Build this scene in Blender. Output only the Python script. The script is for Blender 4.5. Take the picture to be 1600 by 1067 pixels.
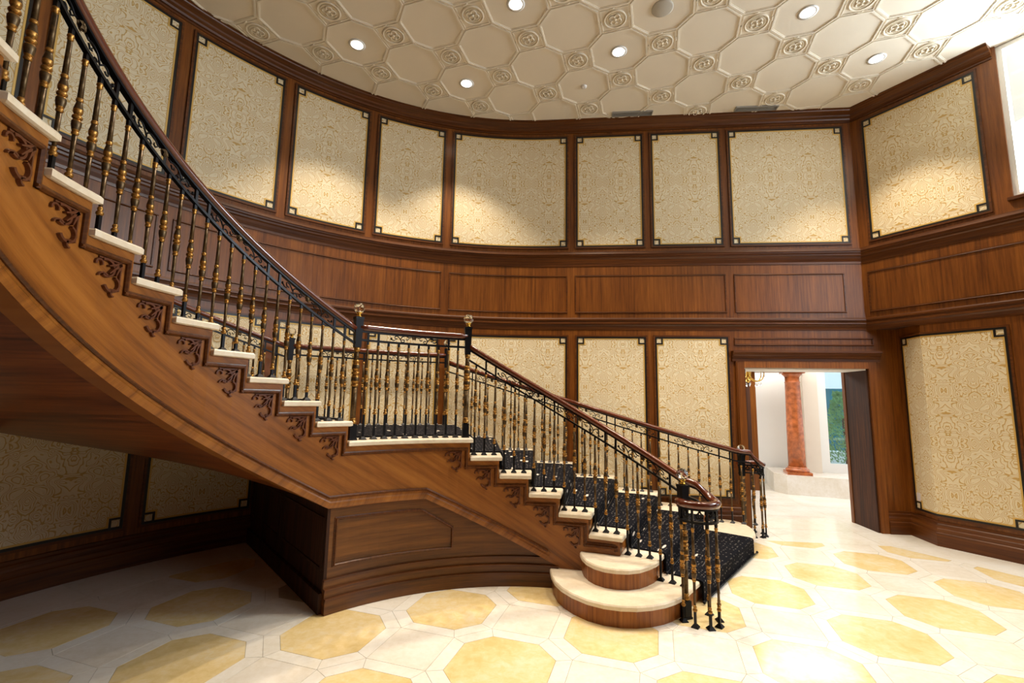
import bpy, math, random
from math import sin, cos, radians, degrees, pi, sqrt, atan2, hypot
from mathutils import Matrix, Vector
random.seed(7)
sc = bpy.context.scene
for o in list(bpy.data.objects): bpy.data.objects.remove(o)
col = sc.collection

# ------------------------------------------------------------------ camera
FPX, PITCH, ROLL, CAMZ = 714.7, .126436, .0171625, 1.65
cp, sp, cr, sr = cos(PITCH), sin(PITCH), cos(ROLL), sin(ROLL)
right0, fwd0, up0 = Vector((1, 0, 0)), Vector((0, cp, sp)), Vector((0, -sp, cp))
RX, UP = cr*right0 + sr*up0, -sr*right0 + cr*up0
cam = bpy.data.cameras.new('camera'); cam_o = bpy.data.objects.new('camera', cam); col.objects.link(cam_o)
cam.sensor_width = 36; cam.lens = FPX/1600*36; cam.clip_start = .05; cam.clip_end = 200
cam_o.matrix_world = Matrix(((RX.x, UP.x, -fwd0.x, 0), (RX.y, UP.y, -fwd0.y, 0), (RX.z, UP.z, -fwd0.z, CAMZ), (0, 0, 0, 1)))
sc.camera = cam_o

def ray(px, py):
    return RX*((px-800)/FPX) + UP*((533.5-py)/FPX) + fwd0
def at(px, py, z):
    d = ray(px, py); k = (z-CAMZ)/d.z
    return (d.x*k, d.y*k)

# ------------------------------------------------------------------ light
w = bpy.data.worlds.new('world'); sc.world = w; w.use_nodes = True
bg = w.node_tree.nodes['Background']; bg.inputs[0].default_value = (.86, .93, 1, 1); bg.inputs[1].default_value = 2.0
sc.view_settings.view_transform = 'Standard'; sc.view_settings.look = 'None'
sc.view_settings.exposure = 0.0; sc.view_settings.gamma = 1; sc.view_settings.use_curve_mapping = False

def area(name, loc, tgt, sx, sy, power, colr, spread=180):
    l = bpy.data.lights.new(name, 'AREA'); l.shape = 'RECTANGLE'; l.size = sx; l.size_y = sy
    l.energy = power; l.color = colr; l.spread = radians(spread)
    o = bpy.data.objects.new(name, l); col.objects.link(o); o.location = loc
    d = Vector(tgt)-Vector(loc); o.rotation_euler = d.to_track_quat('-Z', 'Y').to_euler()
    o['label'] = 'soft area light standing in for daylight'; o['category'] = 'light'
    return o
DAY = (1, .97, .93)
area('daylight_side_window', (7.35, .2, 4.4), (2, 2.6, 3.0), 4.2, 1.9, 110, (.97, .98, 1))
area('daylight_corner_window', (6.75, 4.4, 4.9), (2.5, 1.9, 2.2), 1.7, 1.8, 430, (.93, .96, 1))
area('hall_fill_light', (4.6, 8.6, 2.95), (4.6, 8.6, 0), 3.0, 1.6, 110, (1, .99, .97))  # added fill that brightens the hall

# ------------------------------------------------------------------ node materials
MATS = {}
def newmat(name):
    m = bpy.data.materials.new(name); m.use_nodes = True; MATS[name] = m
    return m, m.node_tree, m.node_tree.nodes['Principled BSDF']
def srgb(r, g, b):
    f = lambda c: (c/255/12.92) if c/255 <= .04045 else ((c/255+.055)/1.055)**2.4
    return (f(r), f(g), f(b), 1)
def nd(nt, t, **kw):
    n = nt.nodes.new(t)
    for k, v in kw.items():
        if k.startswith('i_'): n.inputs[int(k[2:])].default_value = v
        else: setattr(n, k, v)
    return n
def lk(nt, a, b): nt.links.new(a, b)
def ramp(nt, fac, stops):
    r = nd(nt, 'ShaderNodeValToRGB'); e = r.color_ramp.elements
    while len(e) < len(stops): e.new(.5)
    for i, (p, c) in enumerate(stops): e[i].position = p; e[i].color = c
    lk(nt, fac, r.inputs[0]); return r
def coords(nt, kind, scale=(1, 1, 1), rot=(0, 0, 0), loc=(0, 0, 0)):
    t = nd(nt, 'ShaderNodeTexCoord'); m = nd(nt, 'ShaderNodeMapping')
    m.inputs['Scale'].default_value = scale; m.inputs['Rotation'].default_value = rot; m.inputs['Location'].default_value = loc
    lk(nt, t.outputs[kind], m.inputs[0]); return m.outputs[0]
def bump(nt, b, h, strength, dist=.01):
    n = nd(nt, 'ShaderNodeBump'); n.inputs['Strength'].default_value = strength; n.inputs['Distance'].default_value = dist
    lk(nt, h, n.inputs['Height']); lk(nt, n.outputs[0], b.inputs['Normal'])
def plain(name, c, rough=.5, metal=0, noise=0, nscale=20, coat=0):
    m, nt, b = newmat(name)
    b.inputs['Roughness'].default_value = rough; b.inputs['Metallic'].default_value = metal
    b.inputs['Coat Weight'].default_value = coat
    if noise:
        n = nd(nt, 'ShaderNodeTexNoise'); n.inputs['Scale'].default_value = nscale; n.inputs['Detail'].default_value = 4
        lk(nt, coords(nt, 'Object'), n.inputs[0])
        r = ramp(nt, n.outputs[0], [(.3, tuple(x*(1-noise) for x in c[:3])+(1,)), (.7, tuple(min(1, x*(1+noise)) for x in c[:3])+(1,))])
        lk(nt, r.outputs[0], b.inputs['Base Color'])
    else: b.inputs['Base Color'].default_value = c
    return m
def wood(name, cd, cm, cl, rot=0, rough=.36, coat=.1, sx=38, sy=1.3):
    m, nt, b = newmat(name)
    base = coords(nt, 'UV', (1, 1, 1), (0, 0, rot))
    def scaled(a, bb):
        mm = nd(nt, 'ShaderNodeMapping'); mm.inputs['Scale'].default_value = (a, bb, 1); lk(nt, base, mm.inputs[0]); return mm.outputs[0]
    n1 = nd(nt, 'ShaderNodeTexNoise'); n1.inputs['Scale'].default_value = 1; n1.inputs['Detail'].default_value = 5; n1.inputs['Roughness'].default_value = .6
    lk(nt, scaled(sx, sy), n1.inputs[0])
    n2 = nd(nt, 'ShaderNodeTexNoise'); n2.inputs['Scale'].default_value = 1; n2.inputs['Detail'].default_value = 2
    lk(nt, scaled(6, .5), n2.inputs[0])
    n3 = nd(nt, 'ShaderNodeTexNoise'); n3.inputs['Scale'].default_value = 1; n3.inputs['Detail'].default_value = 3
    lk(nt, scaled(260, 9), n3.inputs[0])
    ad = nd(nt, 'ShaderNodeMath', operation='MULTIPLY_ADD'); ad.inputs[1].default_value = .6; lk(nt, n1.outputs[0], ad.inputs[0])
    m2 = nd(nt, 'ShaderNodeMath', operation='MULTIPLY_ADD'); m2.inputs[1].default_value = .3; m2.inputs[2].default_value = 0; lk(nt, n2.outputs[0], m2.inputs[0])
    m3 = nd(nt, 'ShaderNodeMath', operation='MULTIPLY_ADD'); m3.inputs[1].default_value = .18; lk(nt, n3.outputs[0], m3.inputs[0]); lk(nt, m2.outputs[0], m3.inputs[2])
    lk(nt, m3.outputs[0], ad.inputs[2])
    r = ramp(nt, ad.outputs[0], [(.38, cd), (.53, cm), (.7, cl)])
    lk(nt, r.outputs[0], b.inputs['Base Color'])
    b.inputs['Specular IOR Level'].default_value = .35
    b.inputs['Roughness'].default_value = rough; b.inputs['Coat Weight'].default_value = coat; b.inputs['Coat Roughness'].default_value = .18
    bump(nt, b, ad.outputs[0], .06)
    return m
WD, WM, WL = srgb(80, 41, 9), srgb(114, 63, 18), srgb(142, 85, 29)
wood('wood_wall', WD, WM, WL)
wood('wood_moulding', srgb(62, 30, 8), srgb(86, 45, 13), srgb(112, 63, 20), rot=pi/2)
wood('wood_stringer', srgb(98, 54, 16), srgb(140, 83, 28), srgb(166, 105, 42), rot=radians(32-90), sx=20, sy=.9)
wood('wood_base', srgb(62, 33, 9), srgb(96, 55, 16), srgb(124, 76, 26), rot=pi/2, sx=26)
wood('wood_carved', srgb(72, 36, 18), srgb(92, 48, 24), srgb(112, 62, 32))
wood('wood_soffit', srgb(60, 26, 8), srgb(112, 56, 20), srgb(150, 84, 34), rot=pi/2, sx=24)
wood('wood_riser', srgb(104, 55, 20), srgb(146, 86, 36), srgb(180, 112, 52), sx=46)
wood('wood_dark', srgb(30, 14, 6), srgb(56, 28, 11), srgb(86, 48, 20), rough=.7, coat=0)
wood('handrail_wood', srgb(64, 24, 12), srgb(92, 40, 20), srgb(120, 60, 32), rough=.16, coat=.7)
plain('iron_black', srgb(22, 22, 26), .38, .6)
plain('bronze', srgb(90, 71, 46), .4, .7, noise=.4, nscale=60)
plain('gold', srgb(170, 125, 62), .36, .8, noise=.45, nscale=120)
plain('brass', srgb(226, 184, 84), .22, 1)
plain('frame_black', srgb(22, 19, 17), .35)
plain('frame_gold', srgb(214, 176, 98), .4, .2)
plain('plaster_rib', srgb(236, 228, 212), .8)
plain('speaker_grille', srgb(186, 180, 168), .7)
plain('plaster_panel', srgb(234, 224, 206), .85, noise=.02, nscale=3)
plain('plaster_relief', srgb(234, 224, 204), .8)
plain('white_paint', srgb(236, 234, 228), .6)
plain('white_metal', srgb(235, 235, 235), .35)
plain('grey_metal', srgb(150, 148, 142), .5, .3)
plain('reflector', srgb(240, 236, 226), .15, .9)
plain('plate_cream', srgb(214, 208, 214), .4)
plain('red_marble', srgb(176, 98, 54), .25, noise=.35, nscale=14)
plain('leaf', srgb(120, 160, 110), .6, noise=.35, nscale=3)
plain('bark', srgb(90, 70, 52), .8)
plain('teal_facade', srgb(22, 104, 118), .4, noise=.3, nscale=1.2)
plain('white_facade', srgb(214, 230, 234), .7)
plain('ground_out', srgb(190, 190, 186), .9, noise=.1, nscale=2)

def stone(name, c1, c2, c3, rough, s1=3, s2=22, bias=.5, vein=None):
    m, nt, b = newmat(name)
    co = coords(nt, 'Object')
    n1 = nd(nt, 'ShaderNodeTexNoise'); n1.inputs['Scale'].default_value = s2; n1.inputs['Detail'].default_value = 6; n1.inputs['Roughness'].default_value = .65; n1.inputs['Distortion'].default_value = .4
    lk(nt, co, n1.inputs[0])
    n2 = nd(nt, 'ShaderNodeTexNoise'); n2.inputs['Scale'].default_value = s1; n2.inputs['Detail'].default_value = 3; lk(nt, co, n2.inputs[0])
    ma = nd(nt, 'ShaderNodeMath', operation='MULTIPLY_ADD'); ma.inputs[1].default_value = .5; lk(nt, n1.outputs[0], ma.inputs[0])
    mb = nd(nt, 'ShaderNodeMath', operation='MULTIPLY'); mb.inputs[1].default_value = .5; lk(nt, n2.outputs[0], mb.inputs[0]); lk(nt, mb.outputs[0], ma.inputs[2])
    r = ramp(nt, ma.outputs[0], [(.36, c1), (bias, c2), (.64, c3)])
    lk(nt, r.outputs[0], b.inputs['Base Color']); b.inputs['Roughness'].default_value = rough
    return m
stone('marble_white', srgb(226, 216, 198), srgb(234, 226, 212), srgb(240, 234, 224), .12)
stone('marble_border', srgb(230, 222, 206), srgb(238, 232, 220), srgb(242, 238, 230), .12)
stone('marble_yellow', srgb(222, 194, 132), srgb(232, 208, 154), srgb(236, 220, 184), .14, s1=2.5, s2=16)
stone('grout', srgb(150, 138, 120), srgb(160, 150, 132), srgb(170, 160, 144), .6)
stone('tread_stone', srgb(226, 210, 182), srgb(236, 222, 198), srgb(242, 232, 212), .3)

def damask():
    m, nt, b = newmat('wallpaper')
    t = nd(nt, 'ShaderNodeTexCoord'); s = nd(nt, 'ShaderNodeSeparateXYZ'); lk(nt, t.outputs['UV'], s.inputs[0])
    px = nd(nt, 'ShaderNodeMath', operation='PINGPONG'); px.inputs[1].default_value = .27; lk(nt, s.outputs[0], px.inputs[0])
    # half-drop repeat: shift every other column
    fl = nd(nt, 'ShaderNodeMath', operation='DIVIDE'); fl.inputs[1].default_value = .54; lk(nt, s.outputs[0], fl.inputs[0])
    f2 = nd(nt, 'ShaderNodeMath', operation='ROUND'); lk(nt, fl.outputs[0], f2.inputs[0])
    ys = nd(nt, 'ShaderNodeMath', operation='MULTIPLY_ADD'); ys.inputs[1].default_value = 0; lk(nt, f2.outputs[0], ys.inputs[0]); lk(nt, s.outputs[1], ys.inputs[2])
    md = nd(nt, 'ShaderNodeMath', operation='FLOORED_MODULO'); md.inputs[1].default_value = .68; lk(nt, ys.outputs[0], md.inputs[0])
    # fade-wrap avoided: use pingpong in y for seamless motif
    py = nd(nt, 'ShaderNodeMath', operation='PINGPONG'); py.inputs[1].default_value = .62; lk(nt, s.outputs[1], py.inputs[0])
    cb = nd(nt, 'ShaderNodeCombineXYZ'); lk(nt, px.outputs[0], cb.inputs[0]); lk(nt, py.outputs[0], cb.inputs[1])
    n = nd(nt, 'ShaderNodeTexNoise'); n.inputs['Scale'].default_value = 7.5; n.inputs['Detail'].default_value = 1.6; n.inputs['Roughness'].default_value = .45; n.inputs['Distortion'].default_value = .5
    lk(nt, cb.outputs[0], n.inputs[0])
    mu = nd(nt, 'ShaderNodeMath', operation='MULTIPLY'); mu.inputs[1].default_value = 88; lk(nt, n.outputs[0], mu.inputs[0])
    si = nd(nt, 'ShaderNodeMath', operation='SINE'); lk(nt, mu.outputs[0], si.inputs[0])
    r = ramp(nt, si.outputs[0], [(.4, srgb(226, 213, 182)), (.7, srgb(210, 185, 134)), (.92, srgb(196, 160, 94))])
    lk(nt, r.outputs[0], b.inputs['Base Color']); b.inputs['Roughness'].default_value = .55
    bump(nt, b, si.outputs[0], .25, .004)
damask()
def carpet():
    m, nt, b = newmat('carpet')
    v = nd(nt, 'ShaderNodeTexVoronoi'); v.inputs['Scale'].default_value = 26; v.inputs['Randomness'].default_value = .35; lk(nt, coords(nt, 'UV'), v.inputs[0])
    a = ramp(nt, v.outputs['Distance'], [(.14, (1, 1, 1, 1)), (.22, (0, 0, 0, 1))])
    v2 = nd(nt, 'ShaderNodeTexVoronoi'); v2.inputs['Scale'].default_value = 1; v2.inputs['Randomness'].default_value = .7; lk(nt, coords(nt, 'UV', (2.8, 10.5, 1), (0, 0, .6)), v2.inputs[0])
    a2 = ramp(nt, v2.outputs['Distance'], [(.12, (1, 1, 1, 1)), (.2, (0, 0, 0, 1))])
    mx = nd(nt, 'ShaderNodeMix', data_type='RGBA', blend_type='MIX'); lk(nt, a.outputs[0], mx.inputs[0]); mx.inputs[6].default_value = srgb(14, 14, 20); mx.inputs[7].default_value = srgb(124, 118, 114)
    mx2 = nd(nt, 'ShaderNodeMix', data_type='RGBA', blend_type='MIX'); lk(nt, a2.outputs[0], mx2.inputs[0]); lk(nt, mx.outputs[2], mx2.inputs[6]); mx2.inputs[7].default_value = srgb(214, 204, 192)
    lk(nt, mx2.outputs[2], b.inputs['Base Color']); b.inputs['Roughness'].default_value = .95
    b.inputs['Specular IOR Level'].default_value = .1
carpet()
def glass(name, c=(1, 1, 1, 1), rough=0, thin=False):
    m, nt, b = newmat(name)
    b.inputs['Base Color'].default_value = c; b.inputs['Roughness'].default_value = rough
    b.inputs['Transmission Weight'].default_value = 1; b.inputs['IOR'].default_value = 1.05 if thin else 1.5
glass('crystal')
def pane():
    m, nt, b = newmat('pane'); nt.nodes.remove(b); out = nt.nodes['Material Output']
    t = nd(nt, 'ShaderNodeBsdfTransparent'); t.inputs[0].default_value = (.95, .99, 1, 1)
    g = nd(nt, 'ShaderNodeBsdfGlossy'); g.inputs['Roughness'].default_value = .02
    x = nd(nt, 'ShaderNodeMixShader'); x.inputs[0].default_value = .06
    lk(nt, t.outputs[0], x.inputs[1]); lk(nt, g.outputs[0], x.inputs[2]); lk(nt, x.outputs[0], out.inputs[0])
pane()
def emit(name, c, s):
    m, nt, b = newmat(name); b.inputs['Emission Color'].default_value = c; b.inputs['Emission Strength'].default_value = s
emit('lamp_glow', (1, .88, .7, 1), 14); emit('candle_glow', (1, .8, .5, 1), 6)

# ------------------------------------------------------------------ mesh helpers
class MB:
    def __init__(s): s.v = []; s.f = []; s.m = []; s.uv = []; s.sm = []
    def vert(s, p): s.v.append(tuple(p)); return len(s.v)-1
    def face(s, idx, uv=None, m=0, smooth=False):
        s.f.append(tuple(idx)); s.m.append(m); s.uv.append(uv); s.sm.append(smooth)
    def poly(s, pts, uv=None, m=0, smooth=False):
        s.face([s.vert(p) for p in pts], uv, m, smooth)
    def mesh(s, name, mats):
        me = bpy.data.meshes.new(name); me.from_pydata(s.v, [], s.f)
        for x in ([mats] if isinstance(mats, str) else mats): me.materials.append(MATS[x])
        me.polygons.foreach_set('material_index', s.m); me.polygons.foreach_set('use_smooth', s.sm)
        if any(u is not None for u in s.uv):
            ul = me.uv_layers.new(name='UVMap'); flat = []
            for f, u in zip(s.f, s.uv):
                if u is None: u = [(s.v[i][0], s.v[i][2]) for i in f]
                for a in u: flat += [a[0], a[1]]
            ul.data.foreach_set('uv', flat)
        me.update(); return me
    def obj(s, name, mats, parent=None, **k):
        return link(name, s.mesh(name, mats), parent, **k)
def link(name, me, parent=None, label=None, cat=None, group=None, kind=None, loc=None, mtx=None):
    o = bpy.data.objects.new(name, me); col.objects.link(o)
    if parent: o.parent = parent
    if label: o['label'] = label
    if cat: o['category'] = cat
    if group: o['group'] = group
    if kind: o['kind'] = kind
    if loc: o.location = loc
    if mtx is not None: o.matrix_local = mtx
    return o

def box(mb, x0, x1, y0, y1, z0, z1, m=0):
    v = [mb.vert(p) for p in ((x0, y0, z0), (x1, y0, z0), (x1, y1, z0), (x0, y1, z0), (x0, y0, z1), (x1, y0, z1), (x1, y1, z1), (x0, y1, z1))]
    for f in ((0, 3, 2, 1), (4, 5, 6, 7), (0, 1, 5, 4), (1, 2, 6, 5), (2, 3, 7, 6), (3, 0, 4, 7)): mb.face([v[i] for i in f], None, m)
def obox(mb, c, ax, hx, hy, z0, z1, m=0):
    """box with horizontal axis ax (2D unit), half sizes hx, hy"""
    a = Vector((ax[0], ax[1])); b = Vector((-a.y, a.x)); c = Vector((c[0], c[1]))
    q = [c-a*hx-b*hy, c+a*hx-b*hy, c+a*hx+b*hy, c-a*hx+b*hy]
    v = [mb.vert((p.x, p.y, z)) for z in (z0, z1) for p in q]
    for f in ((3, 2, 1, 0), (4, 5, 6, 7), (0, 1, 5, 4), (1, 2, 6, 5), (2, 3, 7, 6), (3, 0, 4, 7)):
        uv = [(((i % 4) in (1, 2))*2*hx + ((i % 4) in (2, 3))*2*hy, z0 if i < 4 else z1) for i in f]
        mb.face([v[i] for i in f], uv, m)
def lathe(mb, prof, n=12, c=(0, 0, 0), smooth=True, flute=0):
    """prof: (r, z, mat)"""
    rings = []
    for r, z, m in prof:
        rings.append([mb.vert((c[0]+r*cos(2*pi*i/n), c[1]+r*sin(2*pi*i/n), c[2]+z)) for i in range(n)])
    for k in range(len(prof)-1):
        for i in range(n):
            j = (i+1) % n
            mb.face((rings[k][i], rings[k][j], rings[k+1][j], rings[k+1][i]), None, prof[k+1][2], smooth)
    mb.face(rings[0][::-1], None, prof[0][2]); mb.face(rings[-1], None, prof[-1][2])
def sqbar(mb, h, z0, z1, m=0, h1=None):
    h1 = h if h1 is None else h1
    v = [mb.vert((sx*h, sy*h, z0)) for sx, sy in ((-1, -1), (1, -1), (1, 1), (-1, 1))]+[mb.vert((sx*h1, sy*h1, z1)) for sx, sy in ((-1, -1), (1, -1), (1, 1), (-1, 1))]
    for f in ((3, 2, 1, 0), (4, 5, 6, 7), (0, 1, 5, 4), (1, 2, 6, 5), (2, 3, 7, 6), (3, 0, 4, 7)): mb.face([v[i] for i in f], None, m)
def tube(mb, pts, r, n=6, m=0, r1=None):
    """round tube along 3D polyline"""
    P = [Vector(p) for p in pts]; rings = []
    ref = Vector((0, 0, 1)); L = len(P)
    for i, p in enumerate(P):
        t = (P[min(i+1, L-1)]-P[max(i-1, 0)]); t.normalize()
        a = t.cross(ref)
        if a.length < .05: a = t.cross(Vector((0.3, 1, 0)))
        a.normalize(); b = a.cross(t); rr = r if r1 is None else r+(r1-r)*i/(L-1)
        rings.append([mb.vert(p+a*(rr*cos(2*pi*k/n))+b*(rr*sin(2*pi*k/n))) for k in range(n)])
    for i in range(L-1):
        for k in range(n):
            j = (k+1) % n; mb.face((rings[i][k], rings[i+1][k], rings[i+1][j], rings[i][j]), None, m, True)
    mb.face(rings[0], None, m); mb.face(rings[-1][::-1], None, m)
def sweep3(mb, path, prof, m=0, smooth=False, closed=False):
    """sweep closed profile (side, up) along 3D path, section kept vertical; uv along path"""
    P = [Vector(p) for p in path]; L = len(P); rings = []; d = 0; D = []
    for i, p in enumerate(P):
        t = P[(i+1) % L if closed else min(i+1, L-1)]-P[(i-1) % L if closed else max(i-1, 0)]
        t.z = 0; t.normalize(); s = Vector((t.y, -t.x, 0))
        if i: d += (p-P[i-1]).length
        D.append(d); rings.append([mb.vert(p+s*a+Vector((0, 0, b))) for a, b in prof])
    n = len(prof)
    for i in range(L if closed else L-1):
        i2 = (i+1) % L
        for k in range(n):
            j = (k+1) % n
            mb.face((rings[i][k], rings[i][j], rings[i2][j], rings[i2][k]), [(k*.02, D[i]), (k*.02+.02, D[i]), (k*.02+.02, D[i2]), (k*.02, D[i2])], m, smooth)
    if not closed:
        mb.face(rings[0][::-1], [(0, 0)]*n, m); mb.face(rings[-1], [(0, 0)]*n, m)
def prism(mb, pts, z0, z1, m=0, ms=None):
    """vertical prism of a 2D ccw polygon"""
    ms = m if ms is None else ms
    n = len(pts); a = [mb.vert((p[0], p[1], z0)) for p in pts]; b = [mb.vert((p[0], p[1], z1)) for p in pts]
    mb.face(b, [tuple(p[:2]) for p in pts], m); mb.face(a[::-1], [tuple(p[:2]) for p in pts[::-1]], m)
    d = 0
    for i in range(n):
        j = (i+1) % n; l = hypot(pts[j][0]-pts[i][0], pts[j][1]-pts[i][1])
        mb.face((a[i], a[j], b[j], b[i]), [(d, z0), (d+l, z0), (d+l, z1), (d, z1)], ms); d += l
def clip(poly, region):
    """clip polygon by ccw convex region"""
    out = list(poly)
    for i in range(len(region)):
        a, b = region[i], region[(i+1) % len(region)]
        f = lambda p: (b[0]-a[0])*(p[1]-a[1])-(b[1]-a[1])*(p[0]-a[0])
        res = []
        for k in range(len(out)):
            p, q = out[k], out[(k+1) % len(out)]; fp, fq = f(p), f(q)
            if fp >= 0: res.append(p)
            if (fp >= 0) != (fq >= 0):
                t = fp/(fp-fq); res.append((p[0]+(q[0]-p[0])*t, p[1]+(q[1]-p[1])*t))
        out = res
        if len(out) < 3: return []
    return out
def parea(p): return .5*sum(p[i][0]*p[(i+1) % len(p)][1]-p[(i+1) % len(p)][0]*p[i][1] for i in range(len(p)))

# ------------------------------------------------------------------ plan geometry (metres)
OX, OY = .0941, 2.2428                   # centre of the round stair hall
RW = 4.45; TN = 84.4                     # wall radius, angle at which the wall runs on straight
NX, NY = cos(radians(TN)), sin(radians(TN)); TX, TY = NY, -NX
H = 5.90                                 # ceiling
ST = .16147                              # riser
def pol(R, th, z=None):
    p = (OX+R*cos(radians(th)), OY+R*sin(radians(th)))
    return p if z is None else p+(z,)
FLAT = 4.39
def flatpt(s, off=0): return (OX+NX*(RW-off)+TX*s, OY+NY*(RW-off)+TY*s)
C0 = flatpt(FLAT); DR = (cos(radians(-60.2)), sin(radians(-60.2)))
A_S = 4.753; PA = flatpt(A_S); TB = .58; PB = (C0[0]+DR[0]*TB, C0[1]+DR[1]*TB)
AB = hypot(PB[0]-PA[0], PB[1]-PA[1])
class Path:
    """wall line: arc (s<0), flat, then straight segments"""
    def __init__(s, knots): s.k = knots     # list of (s, point) from s=0 on
    def seg(s, x):
        for i in range(len(s.k)-1):
            if x <= s.k[i+1][0]: return i
        return len(s.k)-2
    def nrm(s, i):
        a, b = s.k[i][1], s.k[i+1][1]; d = hypot(b[0]-a[0], b[1]-a[1]); return ((b[1]-a[1])/d, -(b[0]-a[0])/d)
    def __call__(s, x, off, z):
        if x < 0:
            th = TN-degrees(x/RW); return pol(RW-off, th, z)
        for i in range(1, len(s.k)-1):
            if abs(x-s.k[i][0]) < 1e-6:
                n1, n2 = s.nrm(i-1), s.nrm(i); mx, my = n1[0]+n2[0], n1[1]+n2[1]; q = 2/(mx*mx+my*my)
                return (s.k[i][1][0]+mx*q*off, s.k[i][1][1]+my*q*off, z)
        i = s.seg(x); (a, pa), (b, pb) = s.k[i], s.k[i+1]; t = (x-a)/(b-a); n = s.nrm(i)
        return (pa[0]+(pb[0]-pa[0])*t+n[0]*off, pa[1]+(pb[1]-pa[1])*t+n[1]*off, z)
    def samples(s, a, b):
        out = [a]
        if a < 0:
            e = min(b, 0); n = max(1, int((e-a)/.11+.5)); out += [a+(e-a)*i/n for i in range(1, n+1)]
        for k in s.k[1:-1]:
            if a+1e-6 < k[0] < b-1e-6: out.append(k[0])
        if out[-1] < b-1e-6: out.append(b)
        return out
TEND = 4.6
def rpt(t): return (C0[0]+DR[0]*t, C0[1]+DR[1]*t)
WU = Path([(0, flatpt(0)), (FLAT, C0), (FLAT+TEND, rpt(TEND))])
LR = A_S+AB                                # lower path: s where it meets the slanting wall
WLO = Path([(0, flatpt(0)), (A_S, PA), (LR, PB), (LR+TEND-TB, rpt(TEND))])
def ang(th): return -radians(th-TN)*RW     # wall s of a polar angle
def wsweep(mb, path, s0, s1, prof, m=0, caps=True, smooth=False, breaks=()):
    """sweep closed (off, z) profile along the wall"""
    S = path.samples(s0, s1); n = len(prof)
    R = [[mb.vert(path(x, o, z)) for o, z in prof] for x in S]
    acc = [0]
    for k in range(n): o, z = prof[k]; o2, z2 = prof[(k+1) % n]; acc.append(acc[-1]+hypot(o2-o, z2-z))
    for i in range(len(S)-1):
        for k in range(n):
            j = (k+1) % n; z, z2 = prof[k][1]+prof[k][0], prof[j][1]+prof[j][0]
            mb.face((R[i][k], R[i+1][k], R[i+1][j], R[i][j]), [(S[i], z), (S[i+1], z), (S[i+1], z2), (S[i], z2)], m, smooth)
    if caps:
        mb.face(R[0], [(o, z) for o, z in prof], m); mb.face(R[-1][::-1], [(o, z) for o, z in prof[::-1]], m)
def wbox(mb, path, s0, s1, z0, z1, o0, o1, m=0): wsweep(mb, path, s0, s1, [(o1, z0), (o1, z1), (o0, z1), (o0, z0)], m)

# ------------------------------------------------------------------ walls
S_L0 = ang(180); S_SPLIT = ang(104.2)
mb = MB(); wbox(mb, WU, S_L0, S_SPLIT, 0, H, -.2, 0)
wall_left = mb.obj('wall_left', 'wood_wall', kind='structure', label='curved wood panelled wall behind the staircase', cat='wall')
DL, DRR, DH, DD = 2.74, 4.36, 2.15, .5
mb = MB()
wbox(mb, WLO, S_SPLIT, DL, 0, 2.75, -.2, 0); wbox(mb, WLO, DL-.25, DL, 0, 2.75, -DD, -.2)
wbox(mb, WLO, DL, DRR, DH, 2.75, -DD, 0); wbox(mb, WLO, DRR, A_S, 0, 2.75, -DD, 0); wbox(mb, WU, S_SPLIT, FLAT, 2.75, H, -.2, 0)
wall_back = mb.obj('wall_back', 'wood_wall', kind='structure', label='straight wood panelled back wall with a doorway', cat='wall')
WT0, WT1 = 1.52, 3.5                        # window range along the slanting wall
mb = MB()
R0 = FLAT
wbox(mb, WU, R0, R0+WT0, 2.75, H, -.2, 0); wbox(mb, WU, R0+WT0, R0+WT1, 2.75, 4.02, -.2, 0); wbox(mb, WU, R0+WT1, R0+TEND, 2.75, H, -.2, 0)
wbox(mb, WLO, A_S, LR+WT0+.09-TB, 0, 2.75, -.2, 0); wbox(mb, WLO, LR+WT1-TB, LR+TEND-TB, 0, 2.75, -.2, 0)
wbox(mb, WLO, LR+WT0+.09-TB, LR+WT1-TB, 0, .7, -.2, 0)
wbox(mb, WLO, LR+WT0+.09-TB, LR+WT1-TB, 2.58, 2.75, -.2, 0)
wall_right = mb.obj('wall_right', 'wood_wall', kind='structure', label='slanting wood panelled wall at the right with windows', cat='wall')
# soffit where the upper wall overhangs the lower corner
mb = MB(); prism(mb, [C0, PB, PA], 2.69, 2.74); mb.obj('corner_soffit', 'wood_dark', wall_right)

def crown_prof():
    return [(0, 5.76), (.012, 5.76), (.012, 5.785), (.03, 5.79), (.04, 5.81), (.07, 5.825), (.075, 5.845), (.11, 5.86), (.14, 5.872), (.145, 5.885), (.168, 5.89), (.168, 5.905), (0, 5.905)]
def chair_prof():
    return [(0, 3.86), (.014, 3.86), (.016, 3.838), (.02, 3.832), (.075, 3.826), (.08, 3.80), (.07, 3.795), (.066, 3.775), (.05, 3.765), (.046, 3.745), (.034, 3.73), (.026, 3.70), (.012, 3.66), (.01, 3.632), (0, 3.63)][::-1]
def under_prof():
    return [(0, 2.85), (.05, 2.85), (.055, 2.835), (.055, 2.815), (.04, 2.808), (.036, 2.79), (.046, 2.78), (.046, 2.765), (.03, 2.755), (.02, 2.735), (.012, 2.70), (.01, 2.68), (0, 2.68)][::-1]
def base_prof():
    return [(0, 0), (.045, 0), (.045, .15), (.036, .16), (.036, .2), (.03, .21), (.024, .225), (.024, .25), (.014, .262), (.012, .285), (0, .29)]
def molding(name, path, s0, s1, prof, parent, m='wood_moulding'):
    mb = MB(); wsweep(mb, path, s0, s1, prof, smooth=False); return mb.obj(name, m, parent)
for par, a, b in ((wall_left, S_L0, S_SPLIT), (wall_back, S_SPLIT, FLAT), (wall_right, FLAT, FLAT+WT0-.03)):
    molding('crown_molding', WU, a, b, crown_prof(), par)
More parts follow.
